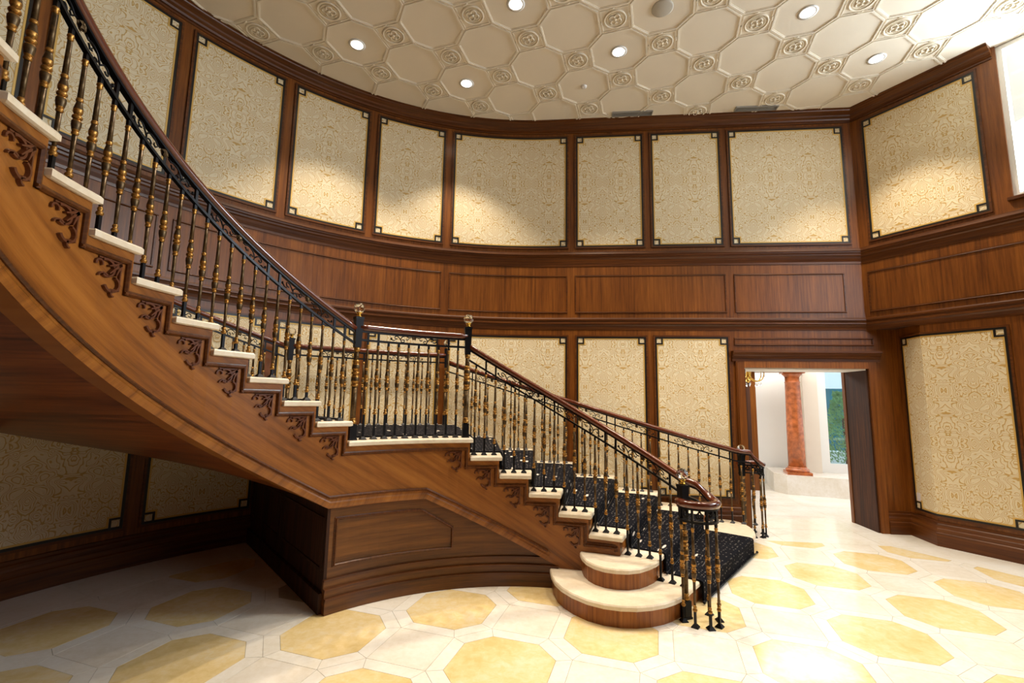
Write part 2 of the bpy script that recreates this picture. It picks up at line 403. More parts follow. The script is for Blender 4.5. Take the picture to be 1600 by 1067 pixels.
for par, a, b in ((wall_left, S_L0, S_SPLIT), (wall_back, S_SPLIT, FLAT), (wall_right, FLAT, FLAT+TEND)):
    molding('chair_rail', WU, a, b, chair_prof(), par); molding('cornice_molding', WU, a, b, under_prof(), par)
molding('baseboard', WLO, S_L0, S_SPLIT, base_prof(), wall_left); molding('baseboard', WLO, S_SPLIT, DL-.115, base_prof(), wall_back)
molding('baseboard', WLO, DRR+.1, A_S, base_prof(), wall_back); molding('baseboard', WLO, A_S, LR+TEND-TB, base_prof(), wall_right)

def wall_panel(path, s0, s1, z0, z1, parent):
    """framed wallpaper panel: wood bead, black frame, gold line with key corners"""
    b = .024; k = .085
    mb = MB(); wbox(mb, path, s0+b*.5, s1-b*.5, z0+b*.5, z1-b*.5, -.005, .008)
    pn = mb.obj('wallpaper_panel', 'wallpaper', parent)
    mb = MB(); e = .022
    for q in ((s0-e, s1+e, z0-e, z0), (s0-e, s1+e, z1, z1+e), (s0-e, s0, z0, z1), (s1, s1+e, z0, z1)): wbox(mb, path, *q, -.005, .02)
    mb.obj('panel_bead', 'wood_moulding', pn)
    mb = MB()
    for q in ((s0, s1, z0, z0+b), (s0, s1, z1-b, z1), (s0, s0+b, z0+b, z1-b), (s1-b, s1, z0+b, z1-b)): wbox(mb, path, *q, -.005, .016)
    t = .02
    for sx in (0, 1):
        for sz in (0, 1):
            a0, a1 = (s0+b, s0+b+k) if not sx else (s1-b-k, s1-b)
            c0, c1 = (z0+b, z0+b+k) if not sz else (z1-b-k, z1-b)
            iz = (c1-t, c1) if not sz else (c0, c0+t)
            ix = (a1-t, a1) if not sx else (a0, a0+t)
            cz = (c0, c1-t) if not sz else (c0+t, c1)
            wbox(mb, path, a0, a1, iz[0], iz[1], .004, .016); wbox(mb, path, ix[0], ix[1], cz[0], cz[1], .004, .016)
    mb.obj('panel_frame', 'frame_black', pn)
    mb = MB(); g = .017; j = b+k; u0, u1, v0, v1 = s0+b, s1-b, z0+b, z1-b
    for q in ((u0+k+g, u1-k-g, v0, v0+g), (u0+k+g, u1-k-g, v1-g, v1), (u0, u0+g, v0+k+g, v1-k-g), (u1-g, u1, v0+k+g, v1-k-g)): wbox(mb, path, *q, .004, .012)
    for sx in (0, 1):
        for sz in (0, 1):
            a0, a1 = (u0, u0+k+g) if not sx else (u1-k-g, u1)
            zz = (v0+k, v0+k+g) if not sz else (v1-k-g, v1-k)
            wbox(mb, path, a0, a1, zz[0], zz[1], .004, .012)
            xx = (u0+k, u0+k+g) if not sx else (u1-k-g, u1-k)
            vv = (v0, v0+k) if not sz else (v1-k, v1)
            wbox(mb, path, xx[0], xx[1], vv[0], vv[1], .004, .012)
    mb.obj('gold_trim', 'frame_gold', pn)
    return pn
def wood_panel(path, s0, s1, z0, z1, parent):
    mb = MB(); wbox(mb, path, s0, s1, z0, z1, -.004, .004); p = mb.obj('wood_panel', 'wood_wall', parent)
    mb = MB(); e = .022
    pr = lambda a, c: [(.003, a), (.012, a), (.018, a+(c-a)*.3), (.012, a+(c-a)*.6), (.012, c), (.003, c)]
    wsweep(mb, path, s0, s1, pr(z0, z0+e)[::-1]); wsweep(mb, path, s0, s1, pr(z1-e, z1)[::-1])
    wbox(mb, path, s0, s0+e*.8, z0+e, z1-e, .003, .015); wbox(mb, path, s1-e*.8, s1, z0+e, z1-e, .003, .015)
    mb.obj('panel_molding', 'wood_moulding', p); return p
UZ, LZ, BZ = (3.93, 5.70), (.37, 2.58), (2.93, 3.50)
arcs = [(105.1, 117.65), (119.5, 131.95), (133.85, 146.6), (148.5, 161.2), (163.1, 175.8)]
for a, b in arcs:
    wall_panel(WU, ang(b), ang(a), *UZ, wall_left); wall_panel(WLO, ang(b), ang(a), *LZ, wall_left)
for a, b in ((104.95, 146.8), (148.55, 178)): wood_panel(WU, ang(b), ang(a), *BZ, wall_left)
for a, b in ((ang(103.3), .278), (.412, 1.407), (1.533, 2.532), (2.66, 4.262)): wall_panel(WU, a, b, *UZ, wall_back)
for a, b in ((ang(103.3), .278), (.417, 1.407), (1.533, 2.542)): wall_panel(WLO, a, b, *LZ, wall_back)
for a, b in ((ang(103.5), .283), (.395, 2.548), (2.662, 4.15)): wood_panel(WU, a, b, *BZ, wall_back)
wall_panel(WU, FLAT+.146, FLAT+1.327, *UZ, wall_right); wood_panel(WU, FLAT+.07, FLAT+3.3, *BZ, wall_right)
wall_panel(WLO, A_S+.12, LR+1.345-TB, .345, 2.56, wall_right)
# panel over the door
wood_panel(WLO, 2.63, 4.46, 2.465, 2.575, wall_back)
mb = MB(); wbox(mb, WLO, A_S+.16, A_S+.22, .46, .56, .006, .014); sw = mb.obj('wall_outlet', 'plate_cream', None, label='small pale outlet plate low on the wallpaper right of the doorway', cat='outlet')

# ------------------------------------------------------------------ doorway
mb = MB()
wbox(mb, WLO, DL-.115, DL, 0, DH+.09, -.02, .03); wbox(mb, WLO, DL-.1, DL-.075, .0, DH+.07, .03, .042)
door = mb.obj('door_1', 'wood_wall', kind='structure', label='wooden door casing of the opening to the bright hall', cat='doorway')
mb = MB(); wbox(mb, WLO, DRR, DRR+.1, 0, DH+.09, -.02, .03); mb.obj('door_casing', 'wood_wall', door)
mb = MB(); wbox(mb, WLO, DL, DRR, DH, DH+.09, -.02, .03); mb.obj('door_head', 'wood_riser', door)
mb = MB(); wsweep(mb, WLO, DL-.16, DRR+.15, [(0, 2.24), (.035, 2.24), (.035, 2.275), (.05, 2.28), (.055, 2.31), (.075, 2.325), (.08, 2.35), (.1, 2.358), (.1, 2.385), (0, 2.385)][::1]); mb.obj('door_cornice', 'wood_moulding', door)
mb = MB(); wbox(mb, WLO, DRR-.02, DRR, .0, DH, -DD, -.0); mb.obj('door_reveal', 'wood_dark', door)
mb = MB(); wbox(mb, WLO, DRR-.03, DRR-.005, 0, DH, -DD-.04, -DD+.02); mb.obj('door_stop', 'wood_wall', door)
mb = MB(); wbox(mb, WLO, DL, DRR-.02, DH-.02, DH, -DD, -.005); mb.obj('door_head_lining', 'white_paint', door)
mb = MB(); wbox(mb, WLO, DL, DL+.02, .0, DH-.02, -DD, -.0); mb.obj('door_reveal', 'wood_dark', door)

# ------------------------------------------------------------------ windows of the slanting wall
def window(name, path, s0, s1, z0, z1, n, label):
    mb = MB(); f = .05
    for q in ((s0, s1, z0, z0+f), (s0, s1, z1-f, z1), (s0, s0+f, z0+f, z1-f), (s1-f, s1, z0+f, z1-f)): wbox(mb, path, *q, -.16, -.03)
    o = mb.obj(name, 'white_paint', kind='structure', label=label, cat='window')
    for i in range(1, n):
        x = s0+(s1-s0)*i/n; mb = MB(); wbox(mb, path, x-.02, x+.02, z0+f, z1-f, -.14, -.06); mb.obj('mullion', 'white_paint', o)
    for i in range(n):
        a, b = s0+(s1-s0)*i/n+.02, s0+(s1-s0)*(i+1)/n-.02
        mb = MB(); wbox(mb, path, max(a, s0+f), min(b, s1-f), z0+f, z1-f, -.105, -.095); mb.obj('glass_pane', 'pane', o)
    mb = MB(); wbox(mb, path, s0-.04, s1+.02, z0-.035, z0, -.12, .05); mb.obj('window_sill', 'wood_moulding', o)
    return o
window('window_1', WU, FLAT+WT0, FLAT+WT1, 4.02, H-.01, 1, 'tall bright upper window in the slanting wall')
window('window_2', WLO, LR+WT0+.09-TB, LR+WT1-TB, .7, 2.58, 1, 'lower window below the upper one at the right edge')

# ------------------------------------------------------------------ walls behind the camera
L0 = pol(RW, 180); RE = rpt(TEND)
XR = RE[0]; YB = -4.0; XLf = L0[0]
mb = MB()
box(mb, XLf-.2, XLf, YB, L0[1], 0, H); mb.obj('wall_side', 'wood_wall', kind='structure', label='plain side wall behind the viewer', cat='wall')
mb = MB()
for q in ((XLf-.2, -1.8, 0, H), (4.2, XR+.2, 0, H), (-1.8, 4.2, 0, H)): box(mb, q[0], q[1], YB-.2, YB, q[2], q[3])
mb.obj('wall_front', 'wood_wall', kind='structure', label='plain wood wall behind the viewer', cat='wall')
mb = MB()
for q in ((YB, -2, 0, H), (2.4, RE[1]+.05, 0, H), (-2, 2.4, 0, 3.4), (-2, 2.4, 5.4, H)): box(mb, XR, XR+.2, q[0], q[1], q[2], q[3])
mb.obj('wall_window_side', 'wood_wall', kind='structure', label='side wall with tall window right of the viewer', cat='wall')

# ------------------------------------------------------------------ room outline
def room_poly(inset):
    p = [pol(RW-inset, t) for t in [180-i*(180-TN)/34 for i in range(35)]]     # clockwise order
    a = WU(FLAT, inset, 0)[:2]; b = WU(FLAT+TEND-.001, inset, 0)[:2]
    p += [a, b, (XR-inset, b[1]), (XR-inset, YB+inset), (XLf+inset, YB+inset)]
    p = p[::-1]
    return p
ROOM = room_poly(0.02)
def floor_poly(inset): return room_poly(inset)

# ------------------------------------------------------------------ floor
mb = MB(); prism(mb, [(-5, YB-.3), (XR+.3, YB-.3), (XR+.3, 12.2), (-5, 12.2)], -.12, -.004)
floor = mb.obj('floor', 'grout', kind='structure', label='polished marble floor with yellow octagons', cat='floor')
FA = radians(27.3); FU = (cos(FA), sin(FA)); FV = (sin(FA), -cos(FA)); FS = .883; FO = (2.318, 4.31)
def fl(m, n): return (FO[0]+FS*(m*FU[0]+n*FV[0]), FO[1]+FS*(m*FU[1]+n*FV[1]))
BORDER = floor_poly(.585)
def visible(p, marg=60):
    d = Vector((p[0], p[1], -CAMZ)); z = d.dot(fwd0)
    if z < .5: return False
    x, y = 800+FPX*d.dot(RX)/z, 533.5-FPX*d.dot(UP)/z
    return -marg < x < 1600+marg and y < 1067+marg
def shrink(poly, g):
    cx = sum(p[0] for p in poly)/len(poly); cy = sum(p[1] for p in poly)/len(poly)
    out = []; n = len(poly)
    lines = []
    for i in range(n):
        a, b = poly[i], poly[(i+1) % n]; L = hypot(b[0]-a[0], b[1]-a[1])
        if L < 1e-5: continue
        nx, ny = -(b[1]-a[1])/L, (b[0]-a[0])/L
        lines.append(((a[0]+nx*g, a[1]+ny*g), (b[0]+nx*g, b[1]+ny*g)))
    big = [(cx-9, cy-9), (cx+9, cy-9), (cx+9, cy+9), (cx-9, cy+9)]
    for a, b in lines:
        f = lambda p: (b[0]-a[0])*(p[1]-a[1])-(b[1]-a[1])*(p[0]-a[0]); res = []
        for k in range(len(big)):
            p, q = big[k], big[(k+1) % len(big)]; fp, fq = f(p), f(q)
            if fp >= 0: res.append(p)
            if (fp >= 0) != (fq >= 0): t = fp/(fp-fq); res.append((p[0]+(q[0]-p[0])*t, p[1]+(q[1]-p[1])*t))
        big = res
        if len(big) < 3: return []
    return big
def tile(poly, name, m, region=BORDER, rest=None):
    if parea(poly) < 0: poly = poly[::-1]
    q = clip(poly, region)
    if len(q) < 3 or parea(q) < .002: return
    q = shrink(q, .0013)
    if len(q) < 3: return
    c = (sum(p[0] for p in q)/len(q), sum(p[1] for p in q)/len(q))
    # under the stair base and the steps nothing shows
    dx, dy = c[0]-OX, c[1]-OY; R = hypot(dx, dy); th = degrees(atan2(dy, dx)) % 360
    if 2.5 < R < 4.2 and 54 < th < 133: return
    if visible(c) and c[1] > 1.2:
        mb = MB(); prism(mb, q, -.01, 0); mb.obj(name, m, floor)
    else: prism(rest[m], q, -.01, 0)
REST = {k: MB() for k in ('marble_yellow', 'marble_white', 'marble_border')}
sh, oc = .1215, .385; dv = .165
for m in range(-11, 8):
    for n in range(-7, 10):
        P = lambda a, b: fl(m+a, n+b)
        tile([P(oc, -sh), P(oc, sh), P(sh, oc), P(-sh, oc), P(-oc, sh), P(-oc, -sh), P(-sh, -oc), P(sh, -oc)], 'octagon_tile', 'marble_yellow', rest=REST)
        tile([P(1-dv, .5), P(.5, 1-dv), P(dv, .5), P(.5, dv)], 'square_tile', 'marble_white', rest=REST)
        for sx, sy in ((1, 1), (1, -1), (-1, 1), (-1, -1)):
            tile([P(sx*oc, sy*sh), P(sx*.5, sy*dv), P(sx*dv, sy*.5), P(sx*sh, sy*oc)], 'border_tile', 'marble_border', rest=REST)
        # short pieces towards the four neighbours
        for ax in ((1, 0), (-1, 0), (0, 1), (0, -1)):
            px, py = -ax[1], ax[0]
            tile([P(ax[0]*oc+px*sh, ax[1]*oc+py*sh), P(ax[0]*.5+px*dv, ax[1]*.5+py*dv), P(ax[0]*.5-px*dv, ax[1]*.5-py*dv), P(ax[0]*oc-px*sh, ax[1]*oc-py*sh)], 'joint_tile', 'marble_border', rest=REST)
for k, mbb in REST.items():
    if mbb.f: mbb.obj('outlying_tiles', k, floor, kind='stuff')
# border band along the walls: slabs between the wall and the inset line
def band_slab(path, s0, s1):
    mb = MB(); wbox(mb, path, s0+.0015, s1-.0015, -.01, 0, 0.0, .583); mb.obj('border_slab', 'marble_border', floor)
k = S_L0
while k < -.01:
    e = min(k+.68, 0.0) if k+1.0 < 0 else 0.0
    band_slab(WLO, k, e); k = e
for a, b in ((0, 1.45), (1.45, 2.9), (2.9, 4.02)): band_slab(WLO, a, b)
mb = MB(); ip = WU(FLAT, .583, 0); wp = lambda s, o: WLO(s, o, 0)[:2]
prism(mb, [wp(4.0235, .583), ip[:2], WU(FLAT+.33, .583, 0)[:2], WU(FLAT+TB+.0, 0, 0)[:2], PA, wp(4.0235, 0)][::1], -.01, 0); mb.obj('border_slab', 'marble_border', floor)
k = FLAT+.58
for i in range(4):
    mb = MB(); wbox(mb, WU, k+.0015, k+.9, -.01, 0, 0, .583)
    if i: mb.obj('border_slab', 'marble_border', floor)
    else:
        mb = MB(); prism(mb, [WU(FLAT+.333, .583, 0)[:2], WU(k+.9, .583, 0)[:2], WU(k+.9, 0, 0)[:2], WU(k+.002, 0, 0)[:2]][::1], -.01, 0); mb.obj('border_slab', 'marble_border', floor)
    k += .902
# hall floor slabs
for i in range(5):
    for j in range(7):
        a = flatpt(-.3+i*1.5+.002, -(.0+j*.75)-.004); b = flatpt(1.2+i*1.5, -(.0+j*.75)-.004); c_ = flatpt(1.2+i*1.5, -(.75+j*.75)); d = flatpt(-.3+i*1.5+.002, -(.75+j*.75))
        if i < 1: continue
        mb = MB(); prism(mb, [a, b, c_, d], -.01, 0); mb.obj('hall_slab', 'marble_white', floor)

# ------------------------------------------------------------------ ceiling
mb = MB(); prism(mb, [(-5, YB-.3), (XR+.3, YB-.3), (XR+.3, 7.2), (-5, 7.2)], H, H+.1)
ceiling = mb.obj('ceiling', 'plaster_panel', kind='structure', label='ornate plaster ceiling of octagons and rosettes', cat='ceiling')
CA = .476581; CU = (cos(CA), sin(CA)); CV = (sin(CA), -cos(CA)); CS = .7135; CO = (-2.098, 4.585)
def cl(i, j): return (CO[0]+CS*(i*CU[0]+j*CV[0]), CO[1]+CS*(i*CU[1]+j*CV[1]))
CEIL = room_poly(.06)
def cvis(p):
    d = Vector((p[0], p[1], H-CAMZ)); z = d.dot(fwd0)
    if z < .3: return False
    x, y = 800+FPX*d.dot(RX)/z, 533.5-FPX*d.dot(UP)/z
    return -250 < x < 1850 and y > -160
def inside(p, reg): return all((b[0]-a[0])*(p[1]-a[1])-(b[1]-a[1])*(p[0]-a[0]) >= 0 for a, b in zip(reg, reg[1:]+reg[:1]))
E8 = .5*(sqrt(2)-1)
def octo(i, j, r):
    e = r*2*E8*.87
    cut = r-e*.0
    return [cl(i+a*r, j+b*r) for a, b in ((1, -q8), (1, q8), (q8, 1), (-q8, 1), (-1, q8), (-1, -q8), (-q8, -1), (q8, -1))]
q8 = .36
def ring(mb, i, j, r0, r1, z0, z1):
    A, B = octo(i, j, r0), octo(i, j, r1)
    for k in range(8):
        q = clip([A[k], A[(k+1) % 8], B[(k+1) % 8], B[k]] if parea([A[k], A[(k+1) % 8], B[(k+1) % 8], B[k]]) > 0 else [A[k], B[k], B[(k+1) % 8], A[(k+1) % 8]], CEIL)
        if len(q) >= 3 and parea(q) > 1e-5: prism(mb, q, z0, z1)
# shared rosette relief
def rosette_mesh():
    mb = MB()
    def flat_ring(R, w, h, n=20):
        pr = [(w, 0), (w*.6, -h), (-w*.6, -h), (-w, 0)]
        pts = [(R*cos(2*pi*k/n), R*sin(2*pi*k/n), 0) for k in range(n)]
        sweep3(mb, pts, pr, smooth=True, closed=True)
    flat_ring(.118, .012, .013); flat_ring(.088, .006, .009)
    for k in range(4):
        a = k*pi/2+pi/4; cx, cy = .04*cos(a), .04*sin(a)
        pts = [(cx+.03*cos(a+t), cy+.03*sin(a+t), -.006) for t in [(-2.4+4.8*i/9) for i in range(10)]]
        tube(mb, pts, .009, 5)
    lathe(mb, [(.02, 0, 0), (.017, -.014, 0), (.006, -.022, 0)], 8)
    for k in range(4):       # spandrel leaves
        a = k*pi/2; r = .155
        pts = [(r*cos(a)+.03*sin(a)*t, r*sin(a)-.03*cos(a)*t, -.004) for t in (-1, -.4, .4, 1)]
        tube(mb, pts, .008, 5)
    return mb.mesh('rosette', 'plaster_relief')
ROS = rosette_mesh()
for i in range(-6, 13):
    for j in range(-4, 9):
        c = cl(i+.5, j+.5)
        if cvis(c):
            mb = MB(); ring(mb, i+.5, j+.5, .487, .464, H-.011, H+.002); ring(mb, i+.5, j+.5, .464, .45, H-.005, H+.002)
            if mb.f: mb.obj('octagon_rib', 'plaster_rib', ceiling)
        c = cl(i, j)
        if cvis(c):
            d0, d1 = .325, .285
            mb = MB(); A = [cl(i+a*d0, j+b*d0) for a, b in ((1, 0), (0, 1), (-1, 0), (0, -1))]; B = [cl(i+a*d1, j+b*d1) for a, b in ((1, 0), (0, 1), (-1, 0), (0, -1))]
            A2 = [cl(i+a*.3, j+b*.3) for a, b in ((1, 0), (0, 1), (-1, 0), (0, -1))]
            for k in range(4):
                q = [A2[k], A2[(k+1) % 4], B[(k+1) % 4], B[k]]
                if parea(q) < 0: q = q[::-1]
                q = clip(q, CEIL)
                if len(q) >= 3 and parea(q) > 1e-5: prism(mb, q, H-.009, H+.002)
            if mb.f:
                o = mb.obj('rosette_frame', 'plaster_rib', ceiling)
                if inside(c, room_poly(.2)):
                    link('rosette', ROS, o, mtx=Matrix.Translation((c[0], c[1], H)) @ Matrix.Rotation(-CA, 4, 'Z'))

# downlights
def downlight(p, label, vis=True):
    e = bpy.data.objects.new('downlight', None); col.objects.link(e); e.location = (p[0], p[1], H)
    e['label'] = label; e['category'] = 'downlight'; e['group'] = 'recessed ceiling downlights'
    mb = MB(); sweep3(mb, [(.085*cos(2*pi*k/24), .085*sin(2*pi*k/24), -.006) for k in range(24)], [(.014, 0), (.006, .006), (-.014, .006), (-.014, -.002)], smooth=True, closed=True); mb.obj('trim_ring', 'white_metal', e)
    mb = MB(); lathe(mb, [(.07, -.001, 0), (.072, -.006, 0)], 20); mb.obj('lamp_lens', 'lamp_glow', e)
    l = bpy.data.lights.new('downlight_beam', 'SPOT'); l.energy = 285; l.color = (1, .85, .66); l.spot_size = radians(86); l.spot_blend = .55; l.shadow_soft_size = .06
    lo = bpy.data.objects.new('downlight_beam', l); col.objects.link(lo); lo.parent = e; lo.location = (0, 0, -.03)
for (i, j), lab in (((.5, -.5), 'lit recessed downlight nearest the curved left wall'), ((2.5, -.5), 'lit recessed downlight closest to the middle crown moulding'),
                    ((2.5, 1.5), 'lit recessed downlight at the top edge of the picture'), ((4.5, 1.5), 'lit recessed downlight left of the small sprinkler cap, mid ceiling'),
                    ((6.5, 3.5), 'lit recessed downlight right of the round speaker'), ((8.5, 3.5), 'lit recessed downlight nearest the slanting right wall')):
    downlight(cl(i, j), lab)
for (i, j), lab in (((.5, 1.5), 'recessed downlight above the upper stair flight, out of the picture'), ((4.5, 3.5), 'recessed downlight above the foot of the stairs, out of the picture')):
    downlight(cl(i, j), lab)
p = cl(4.5, 2.5); mb = MB(); lathe(mb, [(.115, 0, 0), (.115, -.008, 0), (.1, -.014, 0), (.0, -.016, 0)], 28, (p[0], p[1], H)); mb.obj('ceiling_speaker', 'speaker_grille', label='round grey speaker grille in the ceiling', cat='speaker')
p = cl(4.5, .5); mb = MB(); lathe(mb, [(.04, 0, 0), (.04, -.012, 0), (.02, -.02, 0)], 16, (p[0], p[1], H)); mb.obj('sprinkler_cap', 'white_metal', label='small white sprinkler cap in a ceiling octagon', cat='sprinkler')
for a, b, lab in ((.93, 1.52, 'grey linear air vent nearer the middle of the back wall'), (2.69, 3.28, 'grey linear air vent nearer the right corner')):
    mb = MB()
    wbox(mb, WU, a, b, H-.022, H, .2, .215); wbox(mb, WU, a, b, H-.022, H, .285, .30); wbox(mb, WU, a, a+.015, H-.022, H, .215, .285); wbox(mb, WU, b-.015, b, H-.022, H, .215, .285)
    v = mb.obj('air_vent', 'grey_metal', label=lab, cat='vent', group='ceiling vents')
    for k in range(3):
        mb = MB(); o0 = .224+k*.021; wbox(mb, WU, a+.015, b-.015, H-.018, H-.008, o0, o0+.008); mb.obj('slat', 'grey_metal', v)

# ------------------------------------------------------------------ staircase
def th_front(k): return 49.82+7.455*(k-1) if k <= 8 else 131.7+7.455*(k-9)
KMAX = 21
RN, RF_ = 2.075, 4.36
def rfar(k): return {1: 4.78, 2: 4.56, 3: 4.45, 4: 4.40}.get(k, RF_)
stair = bpy.data.objects.new('staircase', None); col.objects.link(stair)
stair['label'] = 'sweeping curved staircase with pale stone treads and wooden stringer'; stair['category'] = 'staircase'
def arc_pts(R, t0, t1, step=2.5):
    n = max(1, int(abs(t1-t0)/step+.5)); return [pol(R, t0+(t1-t0)*i/n) for i in range(n+1)]
def smooth_closed(pts, t=.5): return pts
def bez(p0, p1, p2, p3, n=8):
    return [tuple((1-t)**3*a+3*t*(1-t)**2*b+3*t*t*(1-t)*c+t**3*d for a, b, c, d in zip(p0, p1, p2, p3)) for t in [i/n for i in range(n+1)]]
T1NEAR = [(.372, 4.30), (.372, 4.16), (.39, 4.02), (.43, 3.90), (.50, 3.78), (.595, 3.675), (.71, 3.605), (.83, 3.57), (.95, 3.565), (1.07, 3.59), (1.18, 3.635), (1.27, 3.69), (1.35, 3.755)]
T2NEAR = [(.632, 4.25), (.632, 4.14), (.655, 4.03), (.70, 3.945), (.77, 3.88), (.86, 3.845), (.96, 3.84), (1.06, 3.87), (1.15, 3.935), (1.23, 4.01), (1.30, 4.095)]
T1FAR = [(2.845, 5.50), (2.905, 5.64), (2.94, 5.80), (2.945, 5.93), (2.92, 6.04), (2.86, 6.12), (2.74, 6.17)]
def tread_poly(k, inset=0.0):
    t0 = th_front(k); t1 = th_front(k+1)+.6 if k != 8 else th_front(9)+.6
    i = inset
    dth = degrees(i/3)
    if k == 1:
        nr = T1NEAR; c = (.9, 4.15)
        nr = [(c[0]+(p[0]-c[0])*(1-i/.55), c[1]+(p[1]-c[1])*(1-i/.55)) for p in nr] if i else nr
        near = nr[::-1]; fr = T1FAR; c = (2.6, 5.8); fr = [(c[0]+(p[0]-c[0])*(1-i/.35), c[1]+(p[1]-c[1])*(1-i/.35)) for p in fr] if i else fr
        return fr + [pol(4.2, t1+3)] + arc_pts(4.0, t1+3, t1+24)[:1] + [pol(2.3, 82)] + near[::-1]
    if k == 2:
        nr = T2NEAR; c = (.95, 4.15)
        nr = [(c[0]+(p[0]-c[0])*(1-i/.4), c[1]+(p[1]-c[1])*(1-i/.4)) for p in nr] if i else nr
        return [pol(2.24, t0+dth), pol(rfar(k), t0+dth), pol(rfar(k), t1), pol(2.3, 74.6)] + nr
    rf = rfar(k)
    return [pol(RN+i, t0+dth)] + [pol(rf-i, t0+dth)] + arc_pts(rf-i, t0+dth, t1)[1:] + arc_pts(RN+i, t1, t0+dth)[:-1]
def tread_slab(k):
    """stone slab with eased edge"""
    zt = k*ST; P = tread_poly(k); mb = MB()
    if parea(P) < 0: P = P[::-1]
    n = len(P)
    lv = [(0.012, zt-.042), (.0, zt-.036), (0, zt-.010), (.008, zt)]
    rings = []
    for ins, z in lv:
        Q = P
        if ins:
            Q = []
            for a in range(n):
                p0, p1, p2 = P[a-1], P[a], P[(a+1) % n]
                e1 = Vector((p1[0]-p0[0], p1[1]-p0[1])); e2 = Vector((p2[0]-p1[0], p2[1]-p1[1]))
                n1 = Vector((-e1.y, e1.x)).normalized() if e1.length > 1e-6 else Vector((0, 0)); n2 = Vector((-e2.y, e2.x)).normalized() if e2.length > 1e-6 else n1
                mm = n1+n2; q = 2/max(mm.length_squared, .8); Q.append((p1[0]+mm.x*q*ins, p1[1]+mm.y*q*ins))
        rings.append([mb.vert((p[0], p[1], z)) for p in Q])
    mb.face(rings[0][::-1]); mb.face(rings[-1])
    for a in range(len(lv)-1):
        for i in range(n):
            j = (i+1) % n; mb.face((rings[a][i], rings[a][j], rings[a+1][j], rings[a+1][i]))
    return mb.obj('tread', 'tread_stone', stair)
for k in range(1, KMAX): tread_slab(k)
# curved fascias of the two starting steps
for k in (1, 2):
    mb = MB(); P = tread_poly(k, .022)
    if parea(P) < 0: P = P[::-1]
    prism(mb, P, (k-1)*ST, k*ST-.04); mb.obj('step_fascia', 'wood_riser', stair)
# wooden step blocks / risers
for k in range(3, KMAX):
    t0, t1 = th_front(k)+.75, (th_front(k+1)+.9)
    mb = MB(); a = pol(RN+.03, t0); 
    P = [pol(RN+.028, t0), pol(rfar(k)-.03, t0), pol(rfar(k)-.03, t0+1.0), pol(RN+.028, t0+1.0)]
    prism(mb, P, (k-1)*ST, k*ST-.04); mb.obj('riser', 'wood_stringer', stair)

RS = 2.10       # stringer face
def strbot(t):  # lower edge of stringer
    if t >= 135.8: return .782+(t-135.8)*.02125
    if t >= 113.3: return .772
    return max(.0, .772-(113.3-t)*.01815)
def strtop(t):
    # stepped top below the treads
    k = None
    for q in range(3, KMAX):
        t0 = th_front(q)+.75; t1 = th_front(q+1)+.75
        if t0 <= t < t1: k = q
    return (2 if k is None else k)*ST-.04
def column(mb, ts, zb, zt, R0, R1, m=0):
    """wall-like strip between R0 (near) and R1 made of columns ts with functions zb(t), zt(t)"""
    pr = None
    for a, b in zip(ts, ts[1:]):
        za0, za1, zb0, zb1 = zb(a), zt(a, b), zb(b), zt(a, b)
        v = []
        for R in (R0, R1):
            v.append([mb.vert(pol(R, a, za0)), mb.vert(pol(R, b, zb0)), mb.vert(pol(R, b, zb1)), mb.vert(pol(R, a, za1))])
        A, B = v; ua, ub = radians(a)*R0, radians(b)*R0
        uv = [(-ua, za0), (-ub, zb0), (-ub, zb1), (-ua, za1)]
        mb.face((A[0], A[1], A[2], A[3]), uv, m); mb.face((B[3], B[2], B[1], B[0]), uv[::-1], m)
        mb.face((A[3], A[2], B[2], B[3]), [uv[3], uv[2], uv[2], uv[3]], m); mb.face((A[1], A[0], B[0], B[1]), [uv[1], uv[0], uv[0], uv[1]], m)
        mb.face((A[0], A[3], B[3], B[0]), [uv[0], uv[3], uv[3], uv[0]], m); mb.face((A[2], A[1], B[1], B[2]), [uv[2], uv[1], uv[1], uv[2]], m)
marks = {81.2, 113.3, 135.8}
for k in range(3, KMAX+1):
    t = th_front(k)+.75
    marks.add(t)
marks = sorted(m_ for m_ in marks if 65 <= m_ <= th_front(KMAX)+.75)
ts = []
for a, b in zip(marks, marks[1:]):
    n = max(1, int((b-a)/2.4+.5)); ts += [a+(b-a)*i/n for i in range(n)]
ts.append(marks[-1])
mb = MB(); column(mb, ts, strbot, lambda a, b: strtop((a+b)/2), RS, RS+.09)
stringer = mb.obj('stringer', 'wood_stringer', stair)
